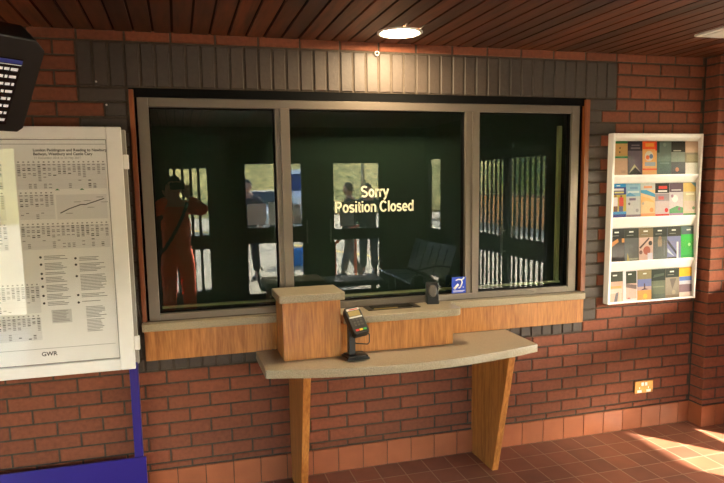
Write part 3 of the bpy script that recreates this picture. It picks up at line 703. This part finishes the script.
# ------------------------------------------------------------------ timetable case on blue stand
tc_ = thing('timetable_case', 'big white timetable display case on a blue stand in front of the brick wall', 'display case', (-3.2, -.08, 0))
CX0, CX1, CZ0, CZ1, CY = -3.92, -2.621, .772, 2.006, -.122
box_obj('case_back', CX0 - .02, CX1 + .018, -.098, -.060, CZ0 + .02, CZ1 - .012, M['caseback'], tc_, .004)
b = MB()
b.box(CX0, CX0 + .06, CY, -.098, CZ0, CZ1); b.box(CX1 - .072, CX1, CY, -.098, CZ0, CZ1)
b.box(CX0 + .06, CX1 - .072, CY, -.098, CZ1 - .06, CZ1); b.box(CX0 + .06, CX1 - .072, CY, -.098, CZ0, CZ0 + .06)
b.build('door_frame', M['white'], tc_, .004)
box_obj('glass', CX0 + .06, CX1 - .072, -.119, -.116, CZ0 + .06, CZ1 - .06, M['caseglass'], tc_)
for zz in (1.835, .905):
    box_obj('hinge', CX1 + .001, CX1 + .027, -.112, -.085, zz - .036, zz + .036, M['white'], tc_, .004)
for x0, x1 in ((-2.655, -2.612), (-3.90, -3.857)):
    box_obj('post', x0, x1, -.105, -.062, 0, CZ0 + .03, M['blue'], tc_, .003)
box_obj('foot_panel', -3.93, -2.598, -.118, -.105, .02, .288, M['blue'], tc_, .002)
for x0 in (-2.68, -3.93):
    box_obj('foot', x0, x0 + .09, -.30, -.02, 0, .02, M['blue'], tc_, .003)
# the poster inside
po = thing('timetable_poster', 'white train timetable poster with dense grey print inside the display case', 'poster', (-3.26, -.11, .85))
PX0, PX1 = -3.855, -2.697
box_obj('sheet', PX0, PX1, -.109, -.107, .838, 1.942, M['paper'], po)
YP = -.1095
text_obj('heading', 'London Paddington and Reading to Newbury,\nBedwyn, Westbury and Castle Cary', .0182, M['inkd'], (-3.026, YP, 1.888), po, bold=.0004, extrude=.0002, space=1.02)
text_obj('date_line', '11 December 2016 to 20 May 2017', .0145, M['ink'], (-3.024, YP, 1.852), po, extrude=.0002)
b = MB(); RP = random.Random(3)
def q(x0, x1, z0, z1, mi, y=YP): b.add([(x0, y, z0), (x1, y, z0), (x1, y, z1), (x0, y, z1)], [(0, 1, 2, 3)], mi)
def table(x0, x1, z0, z1, ncol=None):
    q(x0, x1, z0, z1, 2, YP + .0003)
    n = ncol or int((x1 - x0) / .0215); nr = int((z1 - z0) / .0085)
    for r_ in range(nr):
        if r_ % 3 == 0: q(x0, x1, z1 - .0085 * r_ - .001, z1 - .0085 * r_, 3, YP + .0002)
    for c_ in range(n):
        cx = x0 + (c_ + .5) * (x1 - x0) / n
        q(cx - .004, cx + .004, z1 + .006, z1 + .012, 0)
        style = RP.random(); full = int(nr * RP.uniform(.40, .62))
        for r_ in range(nr):
            zz = z1 - .0085 * (r_ + .5)
            on = (r_ < full and (style < .55 or r_ % 3 != 1)) or (r_ > nr * .72 and style > .75) or (RP.random() < .08)
            if on: q(cx - .0066, cx + .0066, zz - .0022, zz + .0022, 1 if RP.random() < .18 else 0)
def para(x0, x1, z0, z1, bullet=True):
    zz = z1; first = True
    while zz > z0:
        ln = RP.uniform(.6, 1.0) * (x1 - x0)
        q(x0, x0 + ln, zz - .0034, zz, 0); zz -= .0075
table(-3.105, -2.703, 1.706, 1.828); table(-3.105, -2.948, 1.560, 1.680); table(-3.108, -2.706, 1.412, 1.528)
table(-3.80, -3.165, 1.706, 1.828); table(-3.80, -3.165, 1.560, 1.680); table(-3.80, -3.165, 1.412, 1.528)
table(-3.80, -3.045, 1.098, 1.232); table(-3.80, -3.050, .960, 1.075)
q(-2.940, -2.708, 1.557, 1.678, 2, YP + .0003)
for (xa, za, xb, zb) in ((-2.925, 1.588, -2.885, 1.608), (-2.885, 1.608, -2.830, 1.628), (-2.830, 1.628, -2.806, 1.628), (-2.806, 1.628, -2.720, 1.656)):
    dx, dz = xb - xa, zb - za; L = math.hypot(dx, dz); ox, oz = -dz / L * .0022, dx / L * .0022
    b.add([(xa - ox, YP, za - oz), (xb - ox, YP, zb - oz), (xb + ox, YP, zb + oz), (xa + ox, YP, za + oz)], [(0, 1, 2, 3)], 1)
for (xx, zz) in ((-2.90, 1.585), (-2.86, 1.640), (-2.815, 1.645), (-2.80, 1.612), (-2.755, 1.662), (-2.735, 1.637)): q(xx, xx + .032, zz, zz + .003, 0)
zz = 1.380
for hgt in (.030, .040, .018, .034, .040, .032, .030):
    b.add([(-3.030 + .006 * math.cos(a), YP, zz - .006 + .006 * math.sin(a)) for a in [2 * PI * i / 10 for i in range(10)]], [tuple(range(10))], 1)
    para(-3.014, -2.905, zz - hgt + .008, zz); zz -= hgt + .006
q(-3.000, -2.908, 1.040, 1.108, 3, YP + .0002); para(-2.995, -2.912, 1.045, 1.104)
zz = 1.368
for hgt in (.024, .050, .088, .030, .014):
    b.add([(-2.872 + .006 * math.cos(a), YP, zz - .006 + .006 * math.sin(a)) for a in [2 * PI * i / 10 for i in range(10)]], [tuple(range(10))], 1)
    para(-2.856, -2.728, zz - hgt + .008, zz); zz -= hgt + .008
para(-2.840, -2.745, 1.060, 1.115); para(-2.840, -2.752, .985, 1.050)
q(PX0 + .04, -2.700, 1.921, 1.9235, 0); q(PX0 + .04, -2.712, .9135, .9155, 0)
b.add([(x_, YP, z_) for x_, z_ in ((-2.942, 1.700), (-2.920, 1.700), (-2.931, 1.708))], [(0, 1, 2)], 4)
b.add([(x_, YP, z_) for x_, z_ in ((-2.830, 1.700), (-2.808, 1.700), (-2.819, 1.708))], [(0, 1, 2)], 4)
b.build('timetable_print', [M['ink'], M['inkd'], M['tint'], mat('pale_tint', srgb(214, 213, 212), .7), M['green']], po)
text_obj('logo', 'GWR', .030, M['inkd'], (-3.060, YP, .877), po, bold=.0006, extrude=.0002)

# ------------------------------------------------------------------ departure screen
ds = thing('departure_screen', 'black hanging departure screen with white text lines above the timetable case', 'screen', (-3.3, -.75, 2.2))
Md = Matrix.Translation((-2.810, -.80, 2.262)) @ Matrix.Rotation(math.radians(40), 4, 'Z') @ Matrix.Rotation(math.radians(36), 4, 'X')
b = MB(); b.prism([(-.70, -.40), (-.02, -.40), (0, -.38), (0, -.04), (-.045, 0), (-.70, 0)], 'y', 0, .12, M=Md); b.build('housing', M['black'], ds, .006)
b = MB(); b.box(-.66, -.075, -.002, .001, -.365, -.085, M=Md); b.build('display', mat('dark_display', (.004, .004, .006), .25), ds)
b = MB(); b.box(-.66, -.075, -.003, -.0015, -.104, -.088, M=Md); b.build('header_bar', emit('header_blue', (.02, .03, .2), .12), ds)
b = MB(); RP = random.Random(5)
b.box(-.66, -.076, -.003, -.0015, -.1095, -.1075, M=Md)
for i in range(8):
    zz = -.122 - i * .031; xx = -.085
    for j in range(7):
        ln = RP.choice((.010, .018, .026)); b.box(xx - ln, xx, -.003, -.0015, zz - .011, zz, M=Md); xx -= ln + .006
b.build('text_lines', emit('screen_text', (.8, .8, .8), .22), ds)
b = MB(); b.tube([Md @ Vector((-.5, .06, 0)), (Md @ Vector((-.5, .06, 0))).xy.to_3d() + Vector((0, 0, Z_CEIL))], .018, 10); b.build('hanger', M['black'], ds)

# ------------------------------------------------------------------ ceiling fittings
dl = thing('downlight', 'round recessed ceiling downlight shining warm white above the window', 'light', (-1.208, -.276, Z_CEIL))
b = MB(); pr = [(.120, 0), (.120, -.006), (.112, -.010), (.100, -.008), (.098, -.003)]
seg = 36; c0 = Vector((-1.208, -.272, Z_CEIL)); vs = []; fs = []
for r_, h_ in pr:
    for k in range(seg): a = 2 * PI * k / seg; vs.append(c0 + Vector((r_ * math.cos(a), r_ * math.sin(a), h_)))
for i in range(len(pr) - 1):
    for k in range(seg): j = (k + 1) % seg; fs.append((i * seg + k, i * seg + j, (i + 1) * seg + j, (i + 1) * seg + k))
b.add(vs, fs, 0, True); b.build('trim_ring', M['white'], dl)
b = MB(); b.add([c0 + Vector((.100 * math.cos(2 * PI * k / seg), .100 * math.sin(2 * PI * k / seg), -.0045)) for k in range(seg)], [tuple(range(seg - 1, -1, -1))])
b.build('diffuser', emit('lamp_glow', (1.0, .78, .48), 230), dl)
cp = thing('ceiling_panel', 'cream square flush panel in the timber ceiling near the right wall', 'panel', (.72, -.87, Z_CEIL))
box_obj('frame', .40, 1.0, -1.16, -.56, Z_CEIL - .012, Z_CEIL, M['white'], cp, .003)
box_obj('centre_sheet', .43, .97, -1.13, -.59, Z_CEIL - .015, Z_CEIL - .012, M['white'], cp)
for xx, zz, lab in ((-2.732, 2.238, 'tiny white wall plug in the dark header bricks above the timetable case corner'), (-2.690, 2.125, 'tiny white wall plug in the dark bricks just left of the window strip')):
    b = MB(); b.lathe([(.005, 0), (.005, .004), (.002, .005)], (xx, -.001, zz), (0, -1, 0), 10); tag(b.build('wall_plug', M['white']), lab, 'wall plug', 'wall plugs left of the window')
hk = thing('screw_eye', 'tiny metal screw eye in the dark header bricks under the downlight', 'hook', (-1.29, 0, 2.43))
b = MB(); b.tube([(-1.252 + .011 * math.cos(a), -.014, 2.430 + .011 * math.sin(a)) for a in [2 * PI * i / 14 for i in range(15)]], .003, 6); b.build('ring', M['steel'], hk)
b = MB(); b.tube([(-1.252, .004, 2.440), (-1.252, -.014, 2.440)], .003, 6); b.build('shank', M['steel'], hk)

# ------------------------------------------------------------------ hall benches (seen in the window's reflection)
def bench(name, label, loc, rz, length, back):
    t = thing(name, label, 'bench', loc, 'benches in the hall')
    T = Matrix.Translation(loc) @ Matrix.Rotation(rz, 4, 'Z')
    n = max(2, round(length / .55)); w_ = length / n
    for i in range(n):
        x0, x1 = -length / 2 + i * w_ + .012, -length / 2 + (i + 1) * w_ - .012
        b = MB(); b.prism([(-.25, .43), (-.23, .452), (.18, .432), (.20, .41), (.18, .405), (-.22, .425)], 'x', x0, x1, M=T); b.build('seat', M['bench'], t, .004)
        if back:
            b = MB(); b.prism([(.185, .47), (.205, .465), (.335, .88), (.318, .885)], 'x', x0, x1, M=T); b.build('backrest', M['bench'], t, .004)
    b = MB(); b.box(-length / 2, length / 2, -.04, .04, .34, .40, M=T); b.build('beam', M['black'], t, .004)
    if back:
        for i in range(n):
            xx = -length / 2 + (i + .5) * w_; b = MB(); b.tube([T @ Vector((xx, .03, .39)), T @ Vector((xx, .19, .43)), T @ Vector((xx, .30, .84))], .014, 6)
            b.build('back_bracket', M['black'], t)
    for sx in (-1, 1):
        xx = sx * (length / 2 - .10)
        b = MB(); b.box(xx - .03, xx + .03, -.03, .03, .03, .34, M=T); b.box(xx - .03, xx + .03, -.26, .26, 0, .03, M=T); b.build('leg', M['black'], t, .004)
        xx = sx * (length / 2)
        b = MB(); b.tube([T @ Vector(p) for p in ((xx, .05, .37), (xx, -.20, .42), (xx, -.22, .62), (xx, .05, .66), (xx, .22, .64))], .014, 8); b.build('armrest', M['black'], t)
    return t
M['bench'] = mat('bench_steel', srgb(84, 86, 82), .32, .4, noise=80, vary=.1)
bench('bench', 'black backless bench standing across the hall in front of the entrance doors', (-.60, -4.45, 0), 0, 1.60, False)
bench('bench', 'black bench with a tall back beside the slatted side doors', (.62, -4.35, 0), -PI / 2, 1.45, True)

# ------------------------------------------------------------------ people
def skin_mesh(joints, bones, root, sub=1):
    me = bpy.data.meshes.new('skin'); names = list(joints)
    me.from_pydata([joints[k][0] for k in names], [(names.index(a), names.index(c)) for a, c in bones], [])
    o = bpy.data.objects.new('skin', me); COL.objects.link(o)
    md = o.modifiers.new('skin', 'SKIN'); md.use_smooth_shade = True
    sv = me.skin_vertices[0].data
    for i, k in enumerate(names):
        r_ = joints[k][1]; sv[i].radius = r_ if isinstance(r_, tuple) else (r_, r_); sv[i].use_root = (k == root)
    sb = o.modifiers.new('sub', 'SUBSURF'); sb.levels = sub; sb.render_levels = sub
    dg = bpy.context.evaluated_depsgraph_get(); out = bpy.data.meshes.new_from_object(o.evaluated_get(dg))
    bpy.data.objects.remove(o); bpy.data.meshes.remove(me)
    return [v.co.copy() for v in out.vertices], [tuple(p.vertices) for p in out.polygons]

def hand(b, wrist, d, side, curl, T, sc=1.0):
    """palm, four unequal bent fingers and a thumb leaving the side of the palm"""
    d = Vector(d).normalized(); up = Vector(side).normalized(); ac = d.cross(up).normalized(); w0 = Vector(wrist)
    palm = {'w': (w0, .020 * sc), 'p': (w0 + d * .045 * sc, (.018 * sc, .034 * sc)), 'k': (w0 + d * .085 * sc, (.013 * sc, .036 * sc))}
    def chain(base, dirn, L, rad):
        p = [base]; dd = dirn.normalized()
        for i, f in enumerate((.45, .32, .23)):
            dd = (dd - up * curl * (.5 if i == 0 else .9)).normalized(); p.append(p[-1] + dd * L * f)
        b.tube([T @ q for q in p], [rad, rad * .95, rad * .88, rad * .7], 8, 0)
    b.tube([T @ w0, T @ (w0 + d * .03 * sc), T @ (w0 + d * .07 * sc), T @ (w0 + d * .092 * sc)], [.024 * sc, .034 * sc, .040 * sc, .030 * sc], 10, 0)
    for i, (off, L) in enumerate(((-.030, .070), (-.010, .080), (.010, .075), (.028, .060))):
        chain(w0 + d * .082 * sc + ac * off * sc, d + ac * off * 2, L * sc, .0092 * sc)
    b.tube([T @ (w0 + d * .025 * sc - ac * .026 * sc), T @ (w0 + d * .050 * sc - ac * .052 * sc), T @ (w0 + d * .078 * sc - ac * .062 * sc - up * .012)], [.012 * sc, .011 * sc, .008 * sc], 8, 0)

def person(label, loc, rz, pose, top, trousers, shoes, hair, strap=None, h=1.76, pockets=None):
    """pose: joint positions in the figure's own frame, facing +Y, feet at z = 0"""
    t = thing('person', label, 'person', loc); k = h / 1.76
    T = Matrix.Translation(loc) @ Matrix.Rotation(rz, 4, 'Z') @ Matrix.Scale(k, 4)
    V = Vector
    J = {'pel': (V((0, 0, .96)), (.125, .105)), 'wst': (V((0, .0, 1.10)), (.125, .10)), 'chs': (V((0, .0, 1.30)), (.150, .112)), 'nkb': (V((0, -.01, 1.47)), (.075, .07)),
         'nk': (V((0, .01, 1.54)), .052), 'hd': (V((0, .02, 1.60)), .06)}
    B = [('pel', 'wst'), ('wst', 'chs'), ('chs', 'nkb'), ('nkb', 'nk'), ('nk', 'hd')]
    for s_, n_ in ((-1, 'l'), (1, 'r')):
        J['hip' + n_] = (V((s_ * .095, 0, .90)), .098); J['kn' + n_] = (V(pose['kn' + n_]), .062); J['an' + n_] = (V(pose['an' + n_]), .042); J['to' + n_] = (V(pose['an' + n_]) + V((s_ * .02, .13, -.05)), .035)
        J['sh' + n_] = (V((s_ * .185, -.01, 1.43)), .062); J['el' + n_] = (V(pose['el' + n_]), .045); J['wr' + n_] = (V(pose['wr' + n_]), .030)
        B += [('pel', 'hip' + n_), ('hip' + n_, 'kn' + n_), ('kn' + n_, 'an' + n_), ('an' + n_, 'to' + n_), ('nkb', 'sh' + n_), ('sh' + n_, 'el' + n_), ('el' + n_, 'wr' + n_)]
    b = MB(); v, f = skin_mesh(J, B, 'pel'); b.add([T @ p for p in v], f, 0, True)
    # head with a face
    hc = V((0, .03, 1.655)); b.ball((0, 0, 0), .076, .095, .118, 18, 12)
    nb = 18 * 11 + 2; pts = b.v[-nb:]; del b.v[-nb:]
    for p in pts:
        p = V(p); 
        if p.z < -.03: p.x *= 1 - .35 * min(1, (-.03 - p.z) / .08)
        if p.y > .06 and abs(p.z + .005) < .022 and abs(abs(p.x) - .030) < .018: p.y -= .010
        b.v.append(tuple(T @ (p + hc)))
    b.add([T @ (hc + V(q_)) for q_ in ((-.012, .088, .012), (.012, .088, .012), (0, .118, -.024), (-.018, .090, -.030), (.018, .090, -.030))], [(0, 1, 2), (0, 2, 3), (1, 4, 2), (3, 2, 4)], 0, True)
    for s_ in (-1, 1):
        b.ball((0, 0, 0), .010, .020, .030, 8, 6); nb = 8 * 5 + 2; pts = b.v[-nb:]; del b.v[-nb:]
        b.v += [tuple(T @ (V(p) + hc + V((s_ * .078, -.005, -.005)))) for p in pts]
    hand(b, pose['wrl'], pose.get('hdl', (0, 0, -1)), pose.get('hul', (0, -1, 0)), pose.get('curl', .25), T); hand(b, pose['wrr'], pose.get('hdr', (0, 0, -1)), pose.get('hur', (0, -1, 0)), pose.get('curl', .25), T)
    b.build('body', M['skin'], t)
    for s_ in (-1, 1):
        b = MB()
        for (dx, mi, rad, dy) in ((0, 0, .011, .081), (0, 1, .006, .0885)):
            b.ball(T @ (hc + V((s_ * .030, dy, -.004))), rad, seg=8, rings=6, mi=mi)
        b.build('eye', [M['eyewhite'], M['hairdark']], t)
    b = MB(); b.tube([T @ (hc + V(p)) for p in ((-.026, .081, -.062), (0, .089, -.060), (.026, .081, -.062))], .005 * k, 6); b.build('lips', M['lip'], t)
    # hair: a cap over the crown and back of the head
    b = MB(); b.ball((0, 0, 0), .083, .102, .122, 18, 12); vs = []
    for p in b.v:
        p = V(p); 
        if p.y > .02 and p.z < .055: p = V((p.x * .86, min(p.y, .02), max(p.z, .02)))
        if p.z < -.05: p = V((p.x * .8, p.y * .8, -.05))
        vs.append(tuple(T @ (p + hc + V((0, -.006, .008)))))
    b.v = vs; b.build('hair', hair, t)
    # jacket
    J2 = {'edge': (V((0, 0, .76)), (.172, .142)), 'hem': (V((0, 0, .88)), (.172, .142)), 'wst': (V((0, 0, 1.06)), (.168, .135)), 'chs': (V((0, 0, 1.28)), (.185, .145)), 'nkb': (V((0, -.01, 1.45)), (.10, .085)), 'col': (V((0, -.005, 1.515)), .072)}
    B2 = [('edge', 'hem'), ('hem', 'wst'), ('wst', 'chs'), ('chs', 'nkb'), ('nkb', 'col')]
    for s_, n_ in ((-1, 'l'), (1, 'r')):
        wr = V(pose['wr' + n_]); el = V(pose['el' + n_]); J2['sh' + n_] = (V((s_ * .185, -.01, 1.425)), .082); J2['el' + n_] = (el, .066); J2['wr' + n_] = (wr + (el - wr) * .08, .046)
        B2 += [('nkb', 'sh' + n_), ('sh' + n_, 'el' + n_), ('el' + n_, 'wr' + n_)]
    b = MB(); v, f = skin_mesh(J2, B2, 'wst'); b.add([T @ p for p in v], f, 0, True); b.build('jacket', top, t)
    J3 = {'top': (V((0, 0, 1.10)), (.140, .112)), 'pel': (V((0, 0, .95)), (.148, .122))}; B3 = [('top', 'pel')]
    for s_, n_ in ((-1, 'l'), (1, 'r')):
        J3['hip' + n_] = (V((s_ * .095, 0, .84)), .105); J3['kn' + n_] = (V(pose['kn' + n_]), .084); J3['an' + n_] = (V(pose['an' + n_]) + V((0, 0, .03)), .070)
        B3 += [('pel', 'hip' + n_), ('hip' + n_, 'kn' + n_), ('kn' + n_, 'an' + n_)]
    b = MB(); v, f = skin_mesh(J3, B3, 'pel'); b.add([T @ p for p in v], f, 0, True); b.build('trousers', trousers, t)
    for n_, s_ in (('l', -1), ('r', 1)):
        a = V(pose['an' + n_]); b = MB()
        vs = []; prof = [(-.075, .045, .10), (-.03, .05, .12), (.05, .05, .085), (.12, .05, .06), (.175, .035, .045)]
        for (yy, hw, hh) in prof:
            for (cx_, cz_) in ((-1, 0), (1, 0), (1, .55), (.6, 1), (-.6, 1), (-1, .55)): vs.append(T @ (V((a.x + cx_ * hw, a.y + yy, a.z - .085 + cz_ * hh))))
        fs = [(5, 4, 3, 2, 1, 0), tuple(24 + i for i in range(6))]
        for i in range(4):
            for j in range(6): fs.append((i * 6 + j, i * 6 + (j + 1) % 6, (i + 1) * 6 + (j + 1) % 6, (i + 1) * 6 + j))
        b.add(vs, fs); b.build('shoe', shoes, t, .006)
    if strap:
        b = MB(); b.tube([T @ V(p) for p in ((.13, -.10, 1.49), (.12, .08, 1.47), (.05, .155, 1.32), (-.06, .152, 1.12), (-.15, .10, .98), (-.18, -.02, .94))], .020, 8); b.build('shoulder_strap', strap, t)
    return t
M['skin'] = mat('skin', srgb(196, 146, 120), .55, noise=30, vary=.05)
M['eyewhite'] = mat('eye_white', srgb(226, 222, 216), .3)
M['lip'] = mat('lip', srgb(160, 92, 84), .5)
M['hairdark'] = mat('dark_hair', srgb(34, 27, 23), .6, noise=90, vary=.3)
M['hairbrown'] = mat('brown_hair', srgb(84, 62, 44), .6, noise=90, vary=.3)
M['hivis'] = mat('orange_workwear', srgb(240, 92, 30), .75, noise=14, vary=.08)
M['navy'] = mat('navy_cloth', srgb(34, 40, 52), .8, noise=25, vary=.15)
M['charcoal'] = mat('charcoal_cloth', srgb(46, 46, 48), .85, noise=25, vary=.15)
M['grey'] = mat('grey_cloth', srgb(112, 112, 108), .85, noise=25, vary=.15)
stand = dict(knl=(-.105, .02, .50), knr=(.105, .02, .50), anl=(-.115, -.02, .085), anr=(.115, -.02, .085))
photo = dict(stand, elr=(.292, .245, 1.39), wrr=(.112, .195, 1.55), ell=(-.272, .245, 1.39), wrl=(-.092, .195, 1.55), hdr=(-.10, .30, .95), hur=(.25, -1, .25), hdl=(.10, .30, .95), hul=(-.25, -1, .25), curl=.30)
person('person in orange work jacket and trousers raising a phone with both hands', (-2.40, -3.86, 0), -.12, photo, M['hivis'], M['hivis'], M['black'], M['hairdark'], M['navy'], 1.79)
ph = thing('phone', 'black mobile phone held up by the person in orange', 'phone', (-2.36, -3.57, 1.70))
b = MB(); b.box(-2.440, -2.290, -3.572, -3.562, 1.660, 1.735); b.build('case', M['black'], ph, .004)
b = MB(); b.box(-2.432, -2.298, -3.5735, -3.572, 1.665, 1.730); b.build('screen', mat('phone_screen', (.01, .01, .012), .1), ph)
b = MB(); b.lathe([(.006, 0), (.006, .003), (.004, .003)], (-2.425, -3.562, 1.722), (0, 1, 0), 12); b.build('lens', M['gasket'], ph)
walk = dict(knl=(-.10, .10, .50), knr=(.10, -.02, .50), anl=(-.11, .20, .085), anr=(.11, -.25, .10), elr=(.27, -.06, 1.16), wrr=(.27, .04, .92), ell=(-.27, -.10, 1.16), wrl=(-.28, -.04, .92))
idle = dict(stand, elr=(.27, -.06, 1.16), wrr=(.24, .08, .92), ell=(-.27, -.06, 1.16), wrl=(-.24, .08, .92))
person('person in a dark navy jacket standing outside the middle entrance door', (-1.16, -7.9, 0), .5, idle, M['navy'], M['charcoal'], M['black'], M['hairdark'], None, 1.76)
person('person in a charcoal coat and grey trousers walking past the right entrance door', (.50, -7.1, 0), 2.2, walk, M['charcoal'], M['grey'], M['black'], M['hairbrown'], None, 1.68)
person('person in dark clothes standing behind the walker outside the right entrance door', (.98, -7.6, 0), .3, idle, M['charcoal'], M['navy'], M['black'], M['hairdark'], None, 1.66)

M['notice'] = mat('notice_paper', srgb(236, 234, 230), .7)
_n = M['notice'].node_tree; _t = _n.nodes.new('ShaderNodeBsdfTranslucent'); _t.inputs[0].default_value = (.75, .75, .74, 1); _x = _n.nodes.new('ShaderNodeMixShader'); _x.inputs[0].default_value = .22
_n.links.new(_n.nodes['Principled BSDF'].outputs[0], _x.inputs[1]); _n.links.new(_t.outputs[0], _x.inputs[2]); _n.links.new(_x.outputs[0], _n.nodes['Material Output'].inputs[0])
# ------------------------------------------------------------------ notices on the entrance door glass
for nm, x0, x1, z0, z1, lab in (('paper_notice', -1.425, -1.16, 1.12, 1.42, 'white paper notice taped beside the frame of the middle entrance door glass'), ('paper_notice', -1.12, -.86, 1.12, 1.44, 'white paper notice taped to the centre of the middle entrance door glass'),
                                ('paper_notice', -.80, -.66, 1.12, 1.40, 'narrow white paper notice near the handle of the middle entrance door'), ('paper_notice', -.07, .14, 1.06, 1.42, 'white paper notice taped to the right entrance door glass')):
    o = box_obj(nm, x0, x1, Y_F - .0468, Y_F - .0460, z0, z1, M['notice']); tag(o, lab, 'notice', 'paper notices on the entrance doors')

# ------------------------------------------------------------------ outside
b = MB(); b.box(-60, 60, -60, Y_F - .1, -.14, -.02); b.box(X_R + .12, 60, Y_F - .1, 30, -.14, -.02); b.box(-60, X_L - .1, Y_F - .1, 30, -.14, -.02)
struct(b.build('ground_outside', M['paving']))
b = MB(); b.quad((-2.6, -22.4, -.0195), (2.9, -7.4, -.0195), (3.1, -7.5, -.0195), (-2.3, -22.4, -.0195)); struct(b.build('marking_line', mat('yellow_line', srgb(236, 200, 60), .7)))
M['bank'] = mat('grassy_bank', srgb(216, 190, 108), .95, noise=2.6, vary=.6)
b = MB(); NX, NY = 90, 24; vs = []; fs = []
for j in range(NY + 1):
    for i in range(NX + 1):
        xx = -45 + i; yy = -29 - j * .8; zz = min(j * .36, 7) + .25 * math.sin(i * 1.7 + j) * math.sin(j * 1.3 + i * .6) + R.uniform(-.10, .10) * (j > 0)
        vs.append((xx, yy, zz - .03 if j == 0 else zz))
for j in range(NY):
    for i in range(NX): a = j * (NX + 1) + i; fs.append((a, a + NX + 1, a + NX + 2, a + 1))
b.add(vs, [f[::-1] for f in fs], 0, True); struct(b.build('terrain_bank', M['bank']))
# unseen canopy added over the side doors to block the higher sun
b = MB(); b.box(X_R + .12, X_R + 2.85, Y_F - 4, .1, 2.60, 2.72); struct(b.build('sun_block_canopy', M['frame']))
M['redwall'] = mat('boundary_brick', srgb(240, 170, 104), .9, noise=8, vary=.15)
wl_ = thing('boundary_wall', 'low orange brick boundary wall outside the slatted side doors', 'wall', (9.6, -12, 0))
b = MB(); b.box(9.5, 9.72, -24, -1.5, -.02, 1.05); b.build('brickwork', M['redwall'], wl_)
b = MB(); b.box(9.46, 9.76, -24, -1.5, 1.05, 1.11); b.build('coping', M['skirt'], wl_, .01)
def hedge(name, label, x0, x1, y0, y1, h, n, col):
    b = MB(); rr_ = random.Random(int(x0 * 10))
    for i in range(n):
        c = Vector((rr_.uniform(x0, x1), rr_.uniform(y0, y1), rr_.uniform(.05, h)))
        for k in range(3):
            d = Vector((rr_.gauss(0, 1), rr_.gauss(0, 1), rr_.gauss(0, .7) + .3)).normalized(); s_ = rr_.uniform(.08, .2)
            e = d.orthogonal().normalized() * s_ * .5; p = c + d * s_
            b.add([c, c + d * s_ * .5 + e, p + d * s_ * .3, c + d * s_ * .5 - e], [(0, 1, 2, 3)], 0)
    o = b.build(name, col); return tag(o, label, 'hedge')
M['leaf'] = mat('hedge_leaf', srgb(160, 172, 112), .6, noise=3, vary=.3)
hedge('hedge', 'tall green hedge growing behind the orange boundary wall', 12.5, 14.0, -26, -4, 3.6, 6500, M['leaf'])
# blue planter, orange handrail, van, car, lamp post
pl = thing('planter', 'bright blue planter box on the paving outside the middle entrance door', 'planter', (.10, -9.6, 0))
b = MB(); b.prism([(-.36, -.02), (.36, -.02), (.42, .36), (-.42, .36)], 'y', -9.8, -9.4, M=Matrix.Translation((.22, 0, 0))); b.build('box', mat('planter_blue', srgb(30, 130, 220), .5), pl, .01)
b = MB(); b.box(-.16, .60, -9.76, -9.44, .33, .362); b.build('soil', mat('soil', srgb(70, 54, 40), .95, noise=40, vary=.3), pl)
hr = thing('handrail', 'orange tubular handrail outside the right entrance door', 'handrail', (.1, -6.4, 0))
M['orange'] = mat('orange_paint', srgb(224, 92, 40), .45)
b = MB(); b.tube([(.02, -6.3, .72), (.42, -6.5, .98), (.50, -6.54, .98)], .024, 8); b.build('rail', M['orange'], hr)
for (xx, yy, hh) in ((.02, -6.3, .74), (.42, -6.5, .98)):
    b = MB(); b.tube([(xx, yy, -.02), (xx, yy, hh)], .022, 8); b.build('post', M['orange'], hr)
vn = thing('van', 'white van with a navy band parked across the forecourt', 'van', (2.9, -25, 0))
b = MB(); b.prism([(-22.4, .35), (-22.4, 1.1), (-22.9, 1.3), (-23.5, 2.25), (-27.2, 2.3), (-27.3, .35)], 'x', 2.15, 3.75); b.build('body', M['white'], vn, .06)
b = MB(); b.box(2.135, 2.15, -27.0, -23.6, 1.25, 1.75); b.box(3.75, 3.765, -27.0, -23.6, 1.25, 1.75); b.prism([(-22.95, 1.34), (-23.40, 2.05), (-23.36, 2.06), (-22.88, 1.36)], 'x', 2.25, 3.65); b.build('windows', mat('navy_glass', srgb(24, 40, 96), .2), vn)
for yy in (-23.3, -26.4):
    for xx in (2.14, 3.58):
        b = MB(); b.lathe([(.20, 0), (.33, .01), (.33, .17), (.20, .18)], (xx, yy, .31), (1, 0, 0), 20); b.build('wheel', M['gasket'], vn)
ca = thing('car', 'silver white car parked on the forecourt left of the van', 'car', (.4, -19.5, 0))
b = MB(); b.prism([(-17.6, .3), (-17.55, .7), (-18.4, .92), (-19.0, 1.40), (-20.4, 1.42), (-21.2, .98), (-21.6, .9), (-21.6, .3)], 'x', -.55, 1.15); b.build('body', mat('car_paint', srgb(214, 214, 210), .25, .2), ca, .05)
b = MB(); b.box(-.56, -.548, -20.5, -18.7, .98, 1.32); b.box(1.148, 1.16, -20.5, -18.7, .98, 1.32); b.prism([(-18.42, .95), (-18.98, 1.38), (-18.95, 1.40), (-18.38, .97)], 'x', -.42, 1.02); b.build('windows', mat('car_glass', srgb(40, 46, 50), .15), ca)
for yy in (-18.3, -20.8):
    for xx in (-.56, .98):
        b = MB(); b.lathe([(.18, 0), (.30, .01), (.30, .17), (.18, .18)], (xx, yy, .29), (1, 0, 0), 20); b.build('wheel', M['gasket'], ca)
lp = thing('street_lamp', 'pale lamp post on the forecourt beyond the right entrance door', 'lamp post', (4.0, -18, 0))
b = MB(); b.tube([(3.9, -18, -.02), (3.9, -18, 5.0)], [.07, .045], 10); b.build('post', M['steel'], lp)
b = MB(); b.box(3.82, 3.98, -18.0, -17.4, 5.0, 5.08); b.build('lantern', M['white'], lp, .02)
